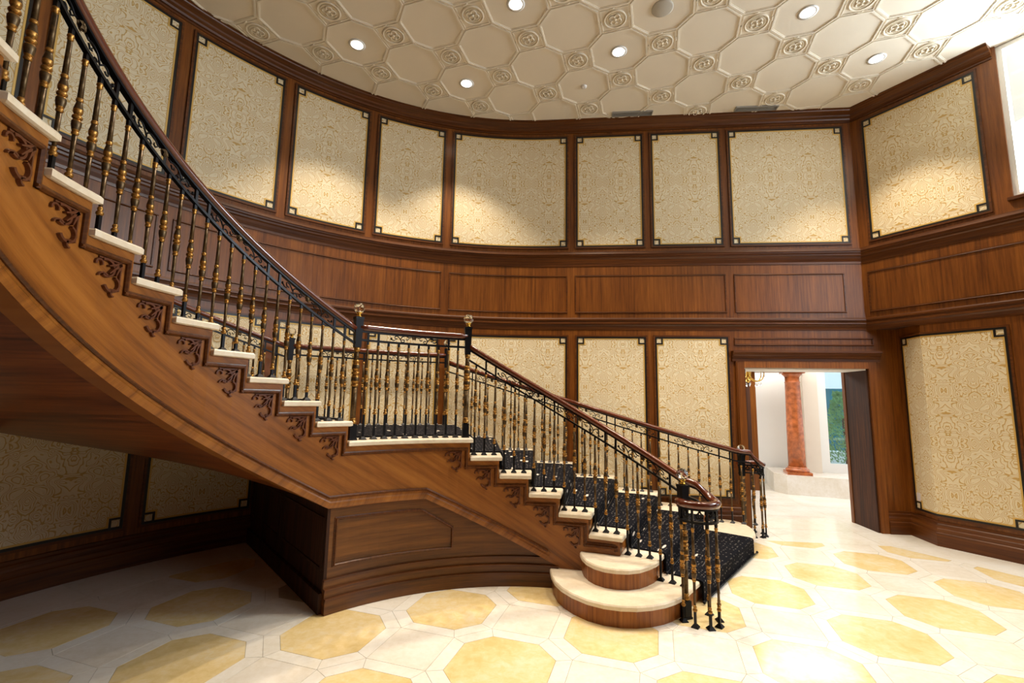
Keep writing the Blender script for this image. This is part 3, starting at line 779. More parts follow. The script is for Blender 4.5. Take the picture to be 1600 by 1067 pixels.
# stepped moulding on the stringer face
def polar_strip(mb, pts, w, d, R=RS, m=0):
    """raised strip along polyline of (theta, z) on the stringer face; w = width, d = depth"""
    P = []
    for i, (t, z) in enumerate(pts):
        u = radians(t)*R
        def nrm(a, b):
            du, dz = radians(b[0]-a[0])*R, b[1]-a[1]; l = hypot(du, dz); return (-dz/l, du/l)
        if i == 0: n = nrm(pts[0], pts[1]); q = 1
        elif i == len(pts)-1: n = nrm(pts[-2], pts[-1]); q = 1
        else:
            n1, n2 = nrm(pts[i-1], pts[i]), nrm(pts[i], pts[i+1]); n = (n1[0]+n2[0], n1[1]+n2[1]); q = 2/max(.5, n[0]**2+n[1]**2)
        P.append((u, z, n[0]*q, n[1]*q))
    rows = []
    prof = [(0, -.002), (0, d*.55), (.3, d), (.55, d), (.7, d*.5), (1, d*.4), (1, -.002)]
    for u, z, nx, nz in P:
        rows.append([(degrees((u+nx*w*a)/R), z+nz*w*a, b) for a, b in prof])
    V = [[mb.vert(pol(R-b, t, z)) for t, z, b in r] for r in rows]
    dd = 0
    for i in range(len(V)-1):
        l = hypot(P[i+1][0]-P[i][0], P[i+1][1]-P[i][1])
        for k in range(len(prof)-1):
            mb.face((V[i][k], V[i+1][k], V[i+1][k+1], V[i][k+1]), [(k*.01, dd), (k*.01, dd+l), (k*.01+.01, dd+l), (k*.01+.01, dd)], m)
        dd += l
    mb.face(V[0], [(0, 0)]*len(prof), m); mb.face(V[-1][::-1], [(0, 0)]*len(prof), m)
def fine(pts, step=2.5):
    out = []
    for a, b in zip(pts, pts[1:]):
        n = max(1, int(abs(b[0]-a[0])/step+.5)); out += [(a[0]+(b[0]-a[0])*i/n, a[1]+(b[1]-a[1])*i/n) for i in range(n)]
    return out+[pts[-1]]
MO, MZ = 1.95, .112
for k in range(3, KMAX):
    t0 = th_front(k)+MO; t1 = th_front(k+1)+MO; z = k*ST-MZ
    # vertical piece at the front of this step then run to the next one
    zb = (k-1)*ST-MZ if k > 3 else z-.13
    mb = MB(); polar_strip(mb, fine([(t0, zb if k > 3 else max(zb, .36)), (t0, z), (t1, z)]), .028, .02); mb.obj('step_molding', 'wood_moulding', stringer)
# lower band of the stringer
TE = th_front(KMAX)+.7
mb = MB()
lowline = lambda off: fine([(83.0, strbot(83)+off), (113.3, strbot(113.3)+off), (135.8, strbot(135.8)+off), (TE, strbot(TE)+off)])
polar_strip(mb, lowline(.075), .02, .022); mb.obj('stringer_bead', 'wood_moulding', stringer)
mb = MB(); polar_strip(mb, lowline(.0), .074, .012); mb.obj('stringer_band', 'wood_stringer', stringer)
# fretwork brackets (shared mesh, local x = along the stringer to the upper step, y = up, z = out)
def fret():
    mb = MB()
    def band(pts, w0, w1, h=.016):
        L = len(pts); rows = []
        for i, p in enumerate(pts):
            a = pts[max(i-1, 0)]; b = pts[min(i+1, L-1)]; dx, dy = b[0]-a[0], b[1]-a[1]; l = hypot(dx, dy) or 1
            nx, ny = -dy/l, dx/l; ww = w0+(w1-w0)*i/(L-1)
            rows.append([mb.vert((p[0]+nx*ww, p[1]+ny*ww, 0)), mb.vert((p[0]+nx*ww*.6, p[1]+ny*ww*.6, h)), mb.vert((p[0]-nx*ww*.6, p[1]-ny*ww*.6, h)), mb.vert((p[0]-nx*ww, p[1]-ny*ww, 0))])
        for i in range(L-1):
            for k in range(3): mb.face((rows[i][k], rows[i][k+1], rows[i+1][k+1], rows[i+1][k]), [(0, 0)]*4)
        mb.face(rows[0], [(0, 0)]*4); mb.face(rows[-1][::-1], [(0, 0)]*4)
    def arc(cx, cy, r, a0, a1, n=10, r1=None):
        r1 = r if r1 is None else r1
        return [(cx+(r+(r1-r)*i/n)*cos(radians(a0+(a1-a0)*i/n)), cy+(r+(r1-r)*i/n)*sin(radians(a0+(a1-a0)*i/n))) for i in range(n+1)]
    # x grows to the left in the picture (towards the upper step); origin = inner corner of the moulding
    band(arc(.085, -.052, .048, 60, 300, 12, .036), .010, .007); band(arc(.128, -.034, .018, -20, 200, 7), .008, .006)
    band(arc(.045, -.118, .044, -20, -250, 12, .034), .010, .007); band(arc(.034, -.165, .016, 100, -100, 7), .008, .006)
    for a, l in ((-20, .07), (-45, .085), (-70, .07)):
        ca, sa = cos(radians(180+a+45)), 0
        d = (cos(radians(a)), sin(radians(a)))
        band([(.012+d[0]*l*t, -.012+d[1]*l*t) for t in (0, .3, .6, 1)], .014, .004, .02)
    band([(.0, -.004), (.13, -.004)], .006, .006, .012); band([(.004, .0), (.004, -.15)], .006, .006, .012)
    band(arc(.10, -.105, .03, 150, 20, 6), .007, .004)
    return mb.mesh('fretwork_bracket', 'wood_carved')
FRET = fret()
for k in range(3, KMAX):
    if k == 8: t = th_front(8)+MO+.85
    else: t = th_front(k)+MO+.85
    z = k*ST-MZ-.004
    p = pol(RS-.001, t); e = radians(t)
    X = Vector((-sin(e), cos(e), 0)); Z = Vector((-cos(e), -sin(e), 0)); Y = Vector((0, 0, 1))
    M = Matrix(((X.x, Y.x, Z.x, p[0]), (X.y, Y.y, Z.y, p[1]), (X.z, Y.z, Z.z, z), (0, 0, 0, 1)))
    if k == 3: continue
    link('fretwork_bracket', FRET, stringer, mtx=M)
# end panel of the third step
mb = MB(); polar_strip(mb, [(th_front(3)+2.0, 2*ST+.03), (th_front(3)+2.0, 3*ST-.085), (th_front(4)+1.2, 3*ST-.085)], .014, .012, R=RN+.029); mb.obj('step_molding', 'wood_moulding', stringer)

# soffit of the upper flight and closed base under the landing
mb = MB()
tt = [134.6+i*(TE-134.6)/36 for i in range(37)]; RR = [RS+.02, 2.7, 3.3, 3.9, RW-.01]
V = [[mb.vert(pol(R, t, strbot(t)+.012)) for R in RR] for t in tt]
for i in range(len(tt)-1):
    for j in range(len(RR)-1):
        mb.face((V[i][j], V[i][j+1], V[i+1][j+1], V[i+1][j]), [(RR[j], radians(tt[i])*3), (RR[j+1], radians(tt[i])*3), (RR[j+1], radians(tt[i+1])*3), (RR[j], radians(tt[i+1])*3)], 0, True)
V2 = [[mb.vert(pol(R, t, strbot(t)+.06)) for R in (RR[0], RR[-1])] for t in tt]
for i in range(len(tt)-1):
    mb.face((V2[i][0], V2[i+1][0], V2[i+1][1], V2[i][1]), [(0, 0)]*4)
mb.obj('soffit', 'wood_soffit', stair)
mb = MB(); RB = 2.125; TB0, TB1 = 80.5, 135.2
ts = [TB0+(TB1-TB0)*i/24 for i in range(25)]
column(mb, ts, lambda t: 0, lambda a, b: max(.05, max(strbot(a), strbot(b))+.01), RB, RB+.06)
base = mb.obj('base_cabinet', 'wood_base', stair)
mb = MB()   # radial end wall
e0, e1 = pol(RB, TB1), pol(RW-.005, 133.4); dx, dy = e1[0]-e0[0], e1[1]-e0[1]; L = hypot(dx, dy)
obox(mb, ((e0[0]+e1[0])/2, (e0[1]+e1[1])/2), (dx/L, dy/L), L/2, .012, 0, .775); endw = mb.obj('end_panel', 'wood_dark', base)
def on_end(a, b, z0, z1, h):
    m_ = MB(); c = (e0[0]+dx*(a+b)/2, e0[1]+dy*(a+b)/2); nx, ny = -dy/L, dx/L
    if nx > 0: nx, ny = -nx, -ny
    obox(m_, (c[0]+nx*.012, c[1]+ny*.012), (dx/L, dy/L), L*(b-a)/2, h, z0, z1); return m_
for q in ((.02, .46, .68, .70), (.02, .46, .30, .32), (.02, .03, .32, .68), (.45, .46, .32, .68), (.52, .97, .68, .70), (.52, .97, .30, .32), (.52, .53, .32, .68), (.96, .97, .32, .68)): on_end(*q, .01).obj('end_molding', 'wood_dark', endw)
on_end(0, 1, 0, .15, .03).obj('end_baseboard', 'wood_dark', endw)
mb = MB(); polar_strip(mb, fine([(106.7, .34), (106.7, .50), (114.1, .665), (133.3, .68), (133.3, .35), (106.7, .34)]), .022, .018, R=RB); mb.obj('panel_molding', 'wood_moulding', base)
def base_layer(name, z0, z1, proud, m):
    mb = MB(); tl = [t for t in [TB0-.3+(135.6-TB0+.3)*i/30 for i in range(31)]]
    column(mb, tl, lambda t: z0, lambda a, b: z1, RB-proud, RB+.01); mb.obj(name, m, base)
base_layer('base_molding', 0, .10, .05, 'wood_base'); base_layer('base_molding', .10, .118, .058, 'wood_moulding'); base_layer('base_molding', .118, .165, .036, 'wood_base')
base_layer('base_molding', .165, .182, .042, 'wood_moulding'); base_layer('base_molding', .182, .232, .014, 'wood_base'); base_layer('base_molding', .232, .247, .022, 'wood_moulding')

# ------------------------------------------------------------------ carpet runner
CR0, CR1 = 2.365, 4.03
prof = [(49.82-.55, .004)]
for k in range(1, KMAX):
    z = k*ST; t0 = th_front(k)
    prof += [(t0-.42, (k-1)*ST+.012 if k > 1 else .012), (t0-.42, z-.012), (t0-.3, z+.006), (t0+.15, z+.013)]
    tn = th_front(k+1); prof += [(tn-.42, z+.013)] if k < KMAX-1 else [(tn-.5, z+.013)]
mb = MB(); acc = 0; pv = None; rows = []
for t, z in prof:
    if pv: acc += hypot(radians(t-pv[0])*3.2, z-pv[1])
    pv = (t, z); rows.append((t, z, acc))
rr = [CR0+(CR1-CR0)*i/8 for i in range(9)]
ext = []
for (t, z, a), (t2, z2, a2) in zip(rows, rows[1:]):
    n = max(1, int(abs(t2-t)/3+.5)); ext += [(t+(t2-t)*i/n, z+(z2-z)*i/n, a+(a2-a)*i/n) for i in range(n)]
ext.append(rows[-1])
V = [[mb.vert(pol(R, t, z)) for R in rr] for t, z, a in ext]
for i in range(len(ext)-1):
    for j in range(8):
        mb.face((V[i][j], V[i][j+1], V[i+1][j+1], V[i+1][j]), [(rr[j], ext[i][2]), (rr[j+1], ext[i][2]), (rr[j+1], ext[i+1][2]), (rr[j], ext[i+1][2])])
for j in (0, 8):    # edge thickness
    B = [mb.vert(pol(rr[j], t+.35, z-.012)) for t, z, a in ext]
    for i in range(len(ext)-1):
        f = (V[i][j], V[i+1][j], B[i+1], B[i]); mb.face(f if j == 0 else f[::-1], [(rr[j], ext[i][2]), (rr[j], ext[i+1][2]), (rr[j]+.01, ext[i+1][2]), (rr[j]+.01, ext[i][2])])
runner = mb.obj('carpet_runner', 'carpet', label='black patterned carpet runner down the middle of the stairs', cat='carpet')
for k in range(1, 9):
    z = (k-1)*ST+.02; t = th_front(k)-.72
    mb = MB(); tube(mb, [pol(CR0-.03, t, z), pol(CR1+.03, t, z)], .006, 6)
    for R in (CR0-.035, CR1+.035): lathe(mb, [(.003, -.014, 0), (.013, -.006, 0), (.013, .006, 0), (.003, .014, 0)], 8, pol(R, t, z))
    mb.obj('stair_rod', 'iron_black', runner)

# ------------------------------------------------------------------ railings
def zrail(t):    # top of handrail
    if t < 103.7: return 2.185+(t-103.7)*.0218
    if t < 130.6: return 2.275
    return 2.295+(t-132.65)*.0215
def zbar(t):     # centre of the lower iron bar
    if 103.7 <= t <= 130.6: return 2.14
    return zrail(t)-.158
HANDR = [(-.031, -.036), (-.026, -.052), (0, -.056), (.026, -.052), (.031, -.036), (.033, -.02), (.024, -.006), (0, 0), (-.024, -.006), (-.033, -.02)]
BARP = [(-.013, -.009), (.013, -.009), (.013, .009), (-.013, .009)]
def baluster_mesh():
    mb = MB(); B, G, I = 0, 1, 2
    # origin at underside of the lower iron bar, hanging down .63; mats: bronze, gold, iron
    sqbar(mb, .0085, -.03, .0, I)
    def seg(*pr): lathe(mb, [(r, -z, m) for r, z, m in pr], 10)
    seg((.008, .028, G), (.013, .034, G), (.0145, .042, G), (.010, .048, G), (.0125, .055, G), (.0095, .064, G))
    seg((.0095, .062, B), (.0115, .235, B))
    seg((.0115, .232, G), (.0145, .238, G), (.0145, .246, G), (.0115, .252, G))
    seg((.0115, .25, B), (.014, .265, B), (.019, .29, B), (.018, .306, G), (.012, .318, G))
    seg((.012, .316, G), (.020, .324, G), (.020, .334, G), (.013, .34, G))
    seg((.013, .338, B), (.0195, .352, G), (.019, .37, B), (.015, .392, B), (.0115, .402, G))
    seg((.0115, .40, G), (.0145, .406, G), (.0145, .413, G), (.0105, .418, G))
    seg((.0105, .416, B), (.0085, .585, B))
    seg((.0085, .583, G), (.0125, .59, G), (.0125, .598, G), (.009, .604, G), (.0165, .612, G), (.0165, .622, G), (.009, .63, G))
    return mb.mesh('baluster', ['bronze', 'gold', 'iron_black'])
BAL = baluster_mesh(); BARS = {}
def base_bar_mesh(l):
    key = round(l, 3)
    if key not in BARS:
        mb = MB(); sqbar(mb, .0085, -key, .004, 0); sqbar(mb, .026, -key, -key+.006, 0, .026); sqbar(mb, .026, -key+.006, -key+.026, 0, .01)
        BARS[key] = mb.mesh('base_bar', 'iron_black')
    return BARS[key]
UNIT = .63
def baluster(par, p, ztop, zfloor, rot):
    o = link('baluster', BAL, par, mtx=Matrix.Translation((p[0], p[1], ztop)) @ Matrix.Rotation(rot, 4, 'Z'))
    l = max(.03, round((ztop-UNIT-zfloor)/.004)*.004)
    link('base_bar', base_bar_mesh(ztop-UNIT-zfloor), o, loc=(0, 0, -UNIT))
    return o
def newel_mesh(hh):
    """newel of height hh with iron boxes, bronze shaft; mats bronze, gold, iron"""
    mb = MB(); B, G, I = 0, 1, 2; t = hh
    sqbar(mb, .034, 0, .015, I); sqbar(mb, .029, .015, .13, I)
    pr = lambda *x: lathe(mb, [(r, z, m) for r, z, m in x], 12)
    pr((.02, .13, G), (.03, .14, G), (.03, .155, G), (.02, .165, G), (.026, .175, G), (.02, .185, G))
    pr((.021, .183, B), (.024, t*.43, B)); c = t*.43
    pr((.024, c-.004, G), (.031, c+.004, G), (.031, c+.016, G), (.024, c+.022, G))
    pr((.024, c+.02, B), (.034, c+.045, G), (.032, c+.075, B), (.024, c+.1, G)); pr((.022, c+.098, G), (.033, c+.106, G), (.033, c+.118, G), (.022, c+.126, G))
    pr((.022, c+.124, B), (.032, c+.15, G), (.030, c+.18, B), (.022, c+.2, G)); pr((.022, c+.198, G), (.029, c+.205, G), (.029, c+.215, G), (.021, c+.222, G))
    pr((.021, c+.22, B), (.019, t-.30, B)); pr((.019, t-.302, G), (.026, t-.292, G), (.026, t-.268, G), (.02, t-.26, G))
    sqbar(mb, .026, t-.265, t-.02, I, .033); sqbar(mb, .036, t-.02, t, I)
    return mb.mesh('newel_post', ['bronze', 'gold', 'iron_black'])
def ico_ball():
    import bmesh
    bm = bmesh.new(); bmesh.ops.create_icosphere(bm, subdivisions=2, radius=.048)
    me = bpy.data.meshes.new('crystal_ball'); bm.to_mesh(me); bm.free(); me.materials.append(MATS['crystal']); return me
BALL = ico_ball()
mb = MB(); lathe(mb, [(.012, 0, 0), (.026, .004, 0), (.02, .012, 0), (.014, .02, 0), (.024, .034, 0), (.03, .04, 0), (.018, .042, 0)], 14); CUP = mb.mesh('brass_cup', 'brass')
NEW = {}
def newel(par, p, z0, z1, rot):
    k = round(z1-z0, 3)
    if k not in NEW: NEW[k] = newel_mesh(k)
    o = link('newel_post', NEW[k], par, mtx=Matrix.Translation((p[0], p[1], z0)) @ Matrix.Rotation(rot, 4, 'Z'))
    link('brass_cup', CUP, o, loc=(0, 0, k)); link('crystal_ball', BALL, o, loc=(0, 0, k+.08))
def spiral(cx, cy, r0, r1, a0, a1, n=14):
    return [(cx+(r0+(r1-r0)*i/n)*cos(radians(a0+(a1-a0)*i/n)), cy+(r0+(r1-r0)*i/n)*sin(radians(a0+(a1-a0)*i/n))) for i in range(n+1)]
SCROLL = []
for sgn in (1, -1):
    SCROLL.append([(sgn*x, y) for x, y in [(.03, .060)]+spiral(.083, .028, .044, .04, 140, -30, 10)+spiral(.104, .02, .02, .008, -50, -330, 9)])
    SCROLL.append([(sgn*x, y) for x, y in [(.125, .03), (.145, .055)]+spiral(.165, .045, .022, .010, 150, -140, 9)])
    SCROLL.append([(sgn*x, y) for x, y in [(.175, .02), (.195, .016), (.212, .03)]])
    SCROLL.append([(sgn*x, y) for x, y in [(.05, .045), (.062, .03), (.074, .036), (.07, .046)]])
def scroll(par, fn):
    """fn(u, v) -> 3D; u along the rail, v above the bar"""
    mb = MB()
    for c in SCROLL: tube(mb, [fn(u, v) for u, v in c], .005, 5, 0)
    for s_ in (1, -1):
        p = Vector(fn(s_*.212, .032)); mb2 = lathe(mb, [(.002, -.012, 0), (.009, -.004, 0), (.009, .004, 0), (.002, .012, 0)], 6, p)
    o = mb.obj('scroll_ornament', 'iron_black', par)
    mb = MB(); c = Vector(fn(0, .062)); ex = (Vector(fn(.01, .062))-Vector(fn(-.01, .062))).normalized(); ez = Vector((0, 0, 1)); ny = ex.cross(ez).normalized()
    for k in range(6):
        a = k*pi/3; d = ex*cos(a)+ez*sin(a); b = ex*-sin(a)+ez*cos(a)
        for s_ in (1, -1):
            q = [c+ny*.008*s_, c+d*.014+b*.009+ny*.013*s_, c+d*.028+ny*.006*s_, c+d*.014-b*.009+ny*.013*s_]; mb.poly(q if s_ > 0 else q[::-1])
    tube(mb, [c-ny*.014, c+ny*.014], .007, 6)
    mb.obj('flower', 'bronze', o)
def railing(near):
    e = bpy.data.objects.new('stair_railing', None); col.objects.link(e)
    e['label'] = 'iron and brass railing with polished wood handrail on the near inner side of the stairs' if near else 'iron and brass railing with wood handrail on the far side beside the wall'
    e['category'] = 'railing'; e['group'] = 'staircase railings'
    if near: Rt = lambda t: 2.185
    else:
        def Rt(t):
            T = [(50, 4.74), (53.5, 4.63), (55.5, 4.58), (62, 4.39), (66, 4.315), (69, 4.275), (74, 4.235), (80, 4.205), (90, 4.2)]
            if t >= 90: return 4.2
            for (a, ra), (b, rb) in zip(T, T[1:]):
                if t <= b: return ra+(rb-ra)*(t-a)/(b-a)
            return 4.2
    P = lambda t, z: pol(Rt(t), t, z)
    TUP = 218
    tend = 51.0 if near else 53.2
    def seg(t0, t1, n): return [t0+(t1-t0)*i/n for i in range(n+1)]
    # volute
    vc, vr = ((1.482, 3.735), .140) if near else ((3.12, 6.075), .14)
    va = [68-i*258/22 for i in range(23)] if near else [-118+i*262/22 for i in range(23)]
    vz = .905
    vpath = [(vc[0]+vr*cos(radians(a)), vc[1]+vr*sin(radians(a))) for a in va]
    low = [P(t, zrail(t)) for t in seg(103.2, tend, 26)]
    zl = low[-1][2]
    full = low+[(p[0], p[1], vz+(zl-.02-vz)*max(0, 1-i/7)**2) for i, p in enumerate(vpath)]
    for pts in ([P(t, zrail(t)) for t in seg(TUP, 131.2, 44)], [P(t, 2.275) for t in seg(130.3, 103.9, 14)], full):
        mb = MB(); sweep3(mb, pts, HANDR, smooth=True); mb.obj('handrail', 'handrail_wood', e)
        mb = MB(); sweep3(mb, [(x, y, z-.062) for x, y, z in pts], [(-.017, -.007), (.017, -.007), (.017, .007), (-.017, .007)]); mb.obj('rail_bar', 'iron_black', e)
    lowbar = [P(t, zbar(t)) for t in seg(103.2, tend, 26)]
    zlb = lowbar[-1][2]
    lowbar += [(p[0], p[1], vz-.158+(zlb-.02-(vz-.158))*max(0, 1-i/7)**2) for i, p in enumerate(vpath)]
    for pts in ([P(t, zbar(t)) for t in seg(TUP, 131.2, 44)], [P(t, zbar(t)) for t in seg(130.3, 103.9, 14)], lowbar):
        mb = MB(); sweep3(mb, pts, BARP); mb.obj('lower_bar', 'iron_black', e)
    # newels
    for t in (130.6, 103.7): newel(e, P(t, 0), 8*ST, 2.336, radians(t))
    np_ = (1.385, 3.775) if near else (2.968, 6.005)
    newel(e, np_, 0, 1.0, radians(20))
    # balusters
    # list of (theta, step)
    items = []
    for k in range(2 if near else 1, KMAX):
        if k == 8: continue
        for i in range(3 if near else 5):
            t = th_front(k)+1.9+i*2.485 if near else th_front(k)+1.2+i*1.491
            if near and k == 1: continue
            items.append((t, k))
    if near: items += [(51.9, 1), (54.35, 1), (56.85, 1)]
    lt = [104.9+i*2.45 for i in range(11)]
    items += [(t, 8) for t in lt if 105.3 < t < 129.6] if False else [(103.7+26.9*(i+1)/(11 if near else 18), 8) for i in range(10 if near else 17)]
    items.sort()
    cnt = {0: 0, 1: 0, 2: 0}
    groups = ([], [], [])
    for t, k in items:
        if t > TUP: continue
        zf = k*ST+(0 if True else .012)
        baluster(e, P(t, 0), zbar(t)-.009, zf, radians(t))
        groups[0 if t < 103 else (1 if t < 131 else 2)].append(t)
    # uprights between bar and handrail, scrolls in between
    for gi, g in enumerate(groups):
        g.sort(reverse=(gi != 1)); n = len(g)
        if gi == 1: ups = (0, 1, n-2, n-1) if near else (0, 1, 7, 8, 9, 15, 16); cen = [(g[2]+g[n-3])/2] if near else [(g[3]+g[5])/2, (g[11]+g[13])/2]
        else:
            ph = {0: 3, 2: 2}[gi]
            g.sort(reverse=(gi == 0))
            ups = [i for i in range(n) if (i+6-ph-1) % 6 in (0, 5)]
            ups = [i for i in range(n) if (i-ph) % 6 in (4, 5)]
            cen = [(g[i+1]+g[i+2])/2 for i in range(n-3) if (i-ph) % 6 == 0]
            if ph >= 2: cen = cen
        for i in ups:
            t = g[i]; mb = MB(); z0, z1 = zbar(t), zrail(t)-.05; p = P(t, 0)
            obox(mb, p, (cos(radians(t)), sin(radians(t))), .0085, .0085, z0, z1); mb.obj('upright', 'iron_black', e)
        for t in cen:
            def fn(u, v, t=t):
                R = Rt(t); a = t+degrees(u/R); return pol(Rt(a), a, zbar(a)+.008+v*(1.05 if gi != 1 else .85))
            if near or t > 55.5: scroll(e, fn)
    # volute fret and floor balusters
    for i, a in enumerate((-172, -128, -84, -46, -2, 42) if near else (-112, -72, -36, 12, 58, 100)):
        q = (vc[0]+vr*cos(radians(a)), vc[1]+vr*sin(radians(a)))
        baluster(e, q, vz-.167, 0, radians(a))
        mb = MB(); obox(mb, q, (cos(radians(a)), sin(radians(a))), .008, .008, vz-.15, vz-.055); mb.obj('upright', 'iron_black', e)
    for a0 in ((-150, -106, -65, -24, 20) if near else (-92, -54, -12, 35, 79)):
        mb = MB()
        for s_ in (1, -1):
            pts = spiral(0, 0, .036, .012, 100, 420, 14)
            tube(mb, [(vc[0]+vr*cos(radians(a0)+s_*(x*.8+.012)/vr), vc[1]+vr*sin(radians(a0)+s_*(x*.8+.012)/vr), vz-.105+y*.95) for x, y in pts], .007, 6)
        mb.obj('volute_scroll', 'iron_black', e)
railing(True); railing(False)

# ------------------------------------------------------------------ hall beyond the doorway
def az(px, py=700): d = ray(px, py); return (d.x, d.y)
def hit(px, a, b):
    """plan point where the vertical plane of image column px crosses line a-b"""
    d = az(px); ex, ey = b[0]-a[0], b[1]-a[1]; den = d[0]*ey-d[1]*ex
    k = (a[0]*ey-a[1]*ex)/den; return (d[0]*k, d[1]*k)
PC, PR, PL = at(1231.2, 772.6, 0), at(1334.7, 780.5, 0), at(1210, 767, 0)
ud = Vector((PR[0]-PC[0], PR[1]-PC[1])).normalized(); un = Vector((-ud.y, ud.x))    # along plinth front, and back
q = lambda a, b: (PC[0]+ud.x*a+un.x*b, PC[1]+ud.y*a+un.y*b)
PZ = .345
mb = MB(); prism(mb, [PC, q(3, 0), q(3, 1.2), (PL[0]+un.x*.85, PL[1]+un.y*.85), PL], 0, PZ)
mb.obj('hall_plinth', 'marble_white', label='low pale marble plinth in the hall beyond the doorway', cat='plinth')
cc = q(.235, .3); e = bpy.data.objects.new('marble_column', None); col.objects.link(e); e.location = (cc[0], cc[1], PZ); e['label'] = 'reddish marble column standing on the plinth in the hall'; e['category'] = 'column'
mb = MB(); obox(mb, (0, 0), ud, .205, .205, 0, .05); lathe(mb, [(.19, .05, 0), (.2, .075, 0), (.19, .1, 0), (.16, .11, 0), (.165, .125, 0), (.15, .14, 0)], 24); mb.obj('column_base', 'red_marble', e)
mb = MB(); lathe(mb, [(.148, .135, 0), (.142, .9, 0), (.128, 1.72, 0), (.134, 1.725, 0), (.134, 1.74, 0), (.126, 1.745, 0), (.126, 1.84, 0)], 28); mb.obj('column_shaft', 'red_marble', e)
mb = MB(); lathe(mb, [(.126, 1.83, 0), (.145, 1.86, 0), (.17, 1.88, 0), (.175, 1.9, 0)], 24); obox(mb, (0, 0), ud, .185, .185, 1.9, 1.935); mb.obj('column_capital', 'red_marble', e)
# beam, pier, walls, window
ZB = PZ+1.935
mb = MB(); prism(mb, [q(-.9, .05), q(.5, .05), q(.5, .6), q(-.9, .6)], ZB, ZB+.22); mb.obj('trim_1', 'wood_wall', kind='structure', label='brown wooden beam above the column', cat='beam')
wa, wb = q(0, .75), q(3, .75)
x0, x1, x2, x3 = hit(1262, wa, wb), hit(1292, wa, wb), hit(1296, wa, wb), hit(1352, wa, wb)
def wallseg(name, a, b, z0, z1, th, m, **k):
    mb = MB(); d = Vector((b[0]-a[0], b[1]-a[1])); l = d.length; d.normalize()
    n_ = (-d.y, d.x); obox(mb, ((a[0]+b[0])/2+n_[0]*th/2, (a[1]+b[1])/2+n_[1]*th/2), d, l/2, th/2, z0, z1); return mb.obj(name, m, **k)
wallseg('wall_hall_pier', x0, x1, PZ, 3, .2, 'white_paint', kind='structure', label='white pier left of the hall window', cat='wall')
SZ = .47
wallseg('wall_hall_sill', x1, x3, PZ, SZ, .2, 'white_paint', kind='structure', label='white sill wall under the hall window', cat='wall')
fw = wallseg('window_3', x1, x2, SZ, 2.9, .1, 'white_paint', kind='structure', label='tall hall window looking out to greenery', cat='window')
wallseg('window_rail', x2, x3, SZ, SZ+.05, .1, 'white_paint', parent=fw); wallseg('glass_pane', x2, x3, SZ+.05, 2.9, .012, 'pane', parent=fw)
lw0 = q(-1.6, 1.35); lw1 = q(.9, .95)
wallseg('wall_hall_back', q(-3.2, 1.25), q(.75, 1.25), 0, 3, .15, 'white_paint', kind='structure', label='pale wall at the back of the hall', cat='wall')
wallseg('baseboard_hall', q(-3.2, 1.22), q(-.42, 1.22), 0, .13, .03, 'wood_dark', kind='structure', label='dark baseboard at the back of the hall', cat='baseboard')
wallseg('wall_hall_return', q(.47, .62), q(.72, .62), PZ, 3, .4, 'plaster_panel', kind='structure', label='beige pilaster beside the column', cat='wall')
dl = hit(1176, q(-3, .2), q(3, .2)); dl2 = hit(1185, q(-3, .2), q(3, .2)); dl0 = hit(1160, q(-3, .2), q(3, .2))
wallseg('trim_2', dl0, dl, 0, 2.6, .08, 'wood_dark', kind='structure', label='dark door jamb at the left of the hall', cat='trim')
wallseg('trim_3', dl, dl2, 0, 2.6, .08, 'wood_wall', kind='structure', label='brown door casing at the left of the hall', cat='trim')
mb = MB(); pa, pb = flatpt(1.6, -DD), flatpt(7.5, -DD)
prism(mb, [flatpt(1.2, -.2), flatpt(8.5, -.2), (9.5, 12), (2.2, 12)], 3.0, 3.08); mb.obj('ceiling_hall', 'white_paint', kind='structure', label='plain ceiling of the hall', cat='ceiling')
wallseg('wall_hall_side', flatpt(1.5, -.25), (2.6, 11.5), 0, 3, .1, 'white_paint', kind='structure', label='white side wall of the hall', cat='wall')
# outdoors
mb = MB(); prism(mb, [(5.0, 9.9), (16, 6), (24, 26), (5, 26)], -.3, -.15); mb.obj('ground', 'ground_out', kind='structure', label='pale paving outside the hall window', cat='ground')
fa, fb = (6, 17), (20, 12.5)
bd = wallseg('neighbour_building', fa, fb, -.15, 2.2, .6, 'teal_facade', label='teal glass building across the yard', cat='building')
wallseg('white_parapet', fa, fb, 2.2, 5.5, .6, 'white_facade', parent=bd)
ya, yb = hit(1290, (6, 13), (14, 10.4)), hit(1345, (6, 13), (14, 10.4))
wallseg('garden_wall', ya, yb, -.15, .45, .3, 'white_facade', label='low pale garden wall outside', cat='wall')
bp = hit(1322, (6, 12.2), (14, 9.6)); bush = bpy.data.objects.new('conifer_shrub', None); col.objects.link(bush); bush.location = (bp[0], bp[1], -.15); bush['label'] = 'pale green leafy shrub outside the hall window'; bush['category'] = 'shrub'
mb = MB()
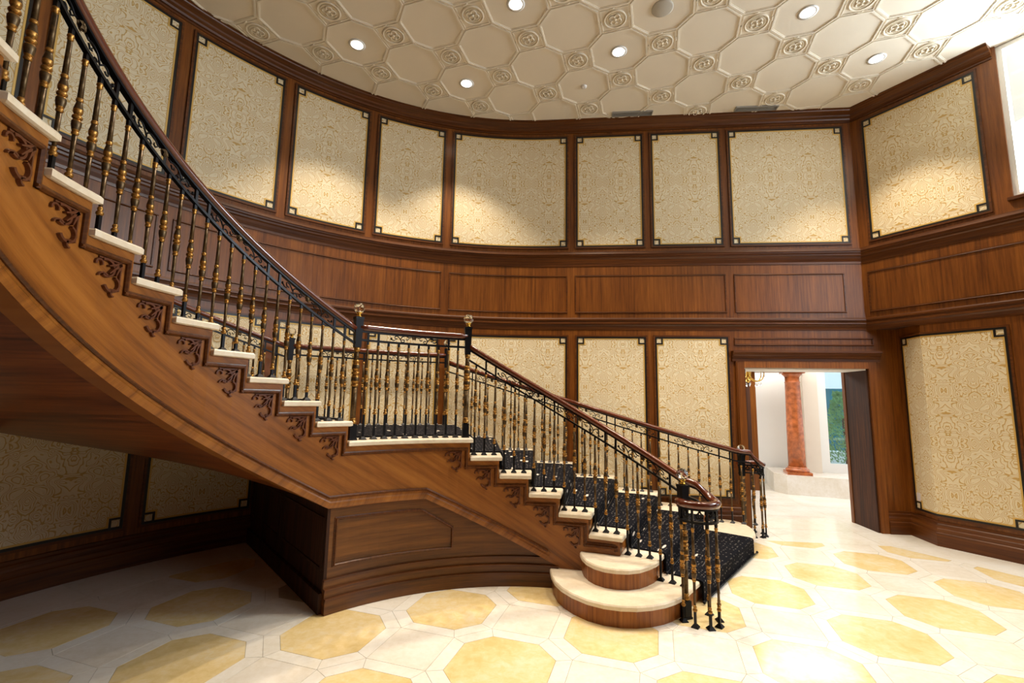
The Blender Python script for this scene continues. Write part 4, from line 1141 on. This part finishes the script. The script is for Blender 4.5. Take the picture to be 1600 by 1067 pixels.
for i in range(2200):
    h_ = random.random()**.8; rad = .62*(1-h_*.75)*sqrt(random.random()); a = random.random()*2*pi; z = .35+h_*1.75
    p = Vector((rad*cos(a), rad*sin(a), z)); d = Vector((cos(a)*.6, sin(a)*.6, random.uniform(.2, 1))).normalized()*random.uniform(.05, .1); s_ = d.cross(Vector((random.random(), random.random(), .2))).normalized()*.018
    mb.poly([p, p+d*.5+s_, p+d, p+d*.5-s_])
mb.obj('foliage', 'leaf', bush, kind='stuff')
mb = MB(); tube(mb, [(0, 0, 0), (.02, 0, .7), (0, .02, 1.5)], .04, 7); mb.obj('trunk', 'bark', bush)

# chandelier in the hall
cdist = 8.2; d = az(1174); l = hypot(*d); chp = (d[0]/l*cdist, d[1]/l*cdist)
ch = bpy.data.objects.new('chandelier', None); col.objects.link(ch); ch.location = (chp[0], chp[1], 1.98); ch['label'] = 'small brass and crystal chandelier seen at the top of the doorway'; ch['category'] = 'chandelier'
mb = MB(); lathe(mb, [(.004, 0, 0), (.03, .03, 0), (.012, .07, 0), (.035, .13, 0), (.012, .2, 0), (.02, .3, 0), (.008, .36, 0), (.008, 1.02, 0)], 10); mb.obj('stem', 'brass', ch)
for k in range(6):
    a = k*pi/3+.2; ca, sa = cos(a), sin(a)
    mb = MB(); pts = [(x*ca, x*sa, z) for x, z in bez((.01, .12), (.1, -.03), (.25, .0), (.24, .17), 10)]; tube(mb, pts, .008, 6); arm = mb.obj('arm', 'brass', ch)
    mb = MB(); lathe(mb, [(.012, .165, 0), (.035, .18, 0), (.012, .185, 0), (.011, .26, 0)], 8, (.24*ca, .24*sa, 0)); mb.obj('candle', 'white_metal', arm)
    mb = MB(); lathe(mb, [(.004, .26, 0), (.011, .28, 0), (.003, .315, 0)], 6, (.24*ca, .24*sa, 0)); mb.obj('flame_bulb', 'candle_glow', arm)
    for x, z in ((.24, .12), (.13, -.0), (.19, .01)):
        mb = MB(); lathe(mb, [(.002, -.06, 0), (.012, -.035, 0), (.002, .0, 0)], 6, (x*ca, x*sa, z), smooth=False); mb.obj('crystal_drop', 'crystal', arm)
